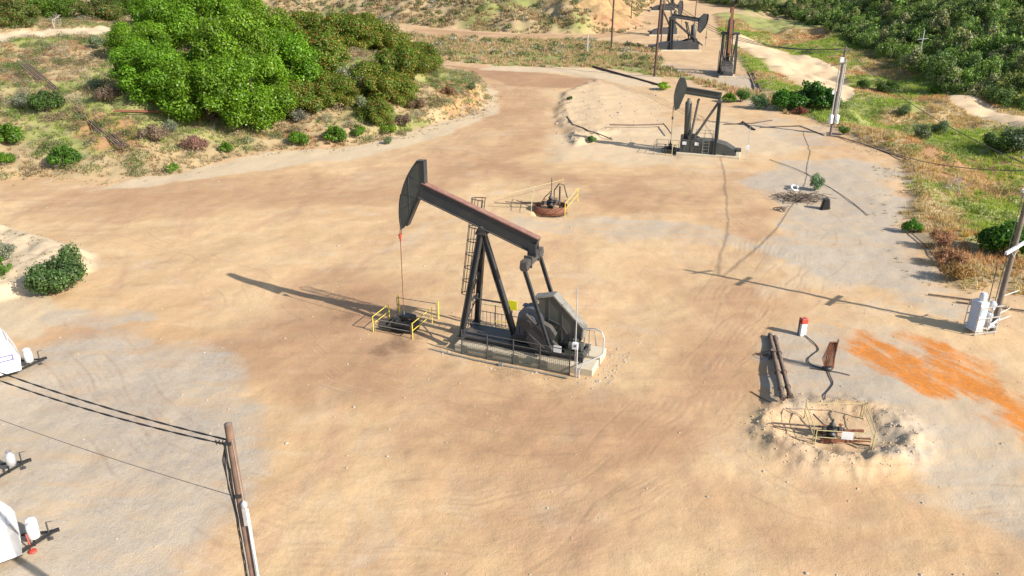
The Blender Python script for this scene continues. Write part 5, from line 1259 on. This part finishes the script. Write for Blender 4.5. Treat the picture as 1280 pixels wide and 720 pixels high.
bushlets('hill_bushes','round scrub bushes dotted over the far hillside and verges',lambda x,y,r:(((sdpoly(x,y,HILL)>2)&(fbm(x*.05,y*.05,33,3)>.40))|((sdpoly(x,y,STRIP)>0)&(r.random(len(x))<.6)))&(mask(x,y,[(26,268),(52,262),(72,290),(78,330),(60,350),(30,300)],8,8,.08,seed=361)<.6),(-140,100,195,400),3200,603,1.25,.26,90,[(.18,.19,.08),(.27,.25,.14),(.34,.32,.24),(.32,.24,.15),(.15,.19,.07)])
# the wood
def wood():
    r=np.random.default_rng(77); P=[]
    for s in range(5):
        rr=np.random.default_rng(900+s); L=lobes(rr,1.9,1.9,2.2,12,.85); q,t=crown(rr,L,66,.22,DARK,DW,.95,.2); P.append((q,t/np.mean(t,0)))
    x=r.uniform(20,330,16000); y=r.uniform(120,460,16000); s=sdpoly(x,y,WOOD); k=(np.abs(x)<.74*(y+10))&(s>1.0); x,y=x[k],y[k]
    # thin out to a natural spacing
    keep=[];cell={}
    for i in range(len(x)):
        c=(int(x[i]//3.1),int(y[i]//3.1))
        if cell.get(c,0)<1: cell[c]=1; keep.append(i)
    x,y=x[keep],y[keep]; z=height(x,y); Q=[];T=[]
    cl=np.array([(.10,.15,.04),(.13,.20,.05),(.08,.13,.04),(.14,.18,.06),(.14,.22,.05),(.17,.18,.09)])
    for i in range(len(x)):
        q,t=P[r.integers(0,5)]; a_=r.uniform(0,6.28); ca,sa=math.cos(a_),math.sin(a_); s_=r.uniform(.7,1.35)*(.8 if y[i]<180 else 1); sz=r.uniform(.75,1.3)
        qq=q*s_; qq=np.stack([qq[...,0]*ca-qq[...,1]*sa,qq[...,0]*sa+qq[...,1]*ca,qq[...,2]*sz-.3],-1)+np.array([x[i],y[i],z[i]])
        br_=fbm(np.array([x[i]*.02]),np.array([y[i]*.02]),66)[0]
        col=cl[r.integers(0,len(cl))]*(1.35 if br_>.52 else .95)
        Q.append(qq);T.append(t*col)
    print('wood trees',len(x)); o=cloud('wood',np.concatenate(Q),4,np.concatenate(T)); tag(o,'dense dark green wood covering the far hillside at upper right','wood',kind='stuff')
wood()
# ============================================================ LIGHT, SKY, CAMERA
sun_dir=V(-.851,.525,-.60); sun_dir/=np.linalg.norm(sun_dir)
el=math.asin(-sun_dir[2]); az=math.atan2(-sun_dir[0],-sun_dir[1])   # azimuth from +Y clockwise
w=bpy.data.worlds.new('World'); scene.world=w; w.use_nodes=True; nt=w.node_tree
bg=nt.nodes['Background']; sky=nt.nodes.new('ShaderNodeTexSky'); sky.sky_type='NISHITA'; sky.sun_disc=False
sky.sun_elevation=el; sky.sun_rotation=az; sky.air_density=1.; sky.dust_density=1.2; sky.altitude=100
nt.links.new(sky.outputs[0],bg.inputs[0]); bg.inputs[1].default_value=.11
sl=bpy.data.lights.new('sun','SUN'); sl.energy=4.6; sl.angle=R(.5); sl.color=(1.,.925,.835); so=bpy.data.objects.new('sun',sl); COL.objects.link(so)
from mathutils import Vector
so.rotation_euler=Vector(tuple(sun_dir)).to_track_quat('-Z','Y').to_euler(); so.location=(40,-20,60)
cam=bpy.data.cameras.new('camera'); cam.sensor_width=36; cam.lens=36*FOC/1280; cam.clip_end=4000; cam.clip_start=.5
co=bpy.data.objects.new('camera',cam); COL.objects.link(co); co.location=(0,0,CH); co.rotation_euler=(math.pi/2-PITCH,0,0); scene.camera=co
vs_=scene.view_settings; vs_.view_transform='Standard'; vs_.look='None'; vs_.exposure=.76; vs_.gamma=1; vs_.use_curve_mapping=False
scene.render.engine='CYCLES'
scene.cycles.max_bounces=4; scene.cycles.diffuse_bounces=2; scene.cycles.glossy_bounces=1; scene.cycles.transmission_bounces=2; scene.cycles.transparent_max_bounces=2
for k,ps in SP.items():
    for p_ in ps:
        if p_.name not in used:
            for c_ in children(p_): bpy.data.objects.remove(c_)
            bpy.data.objects.remove(p_)
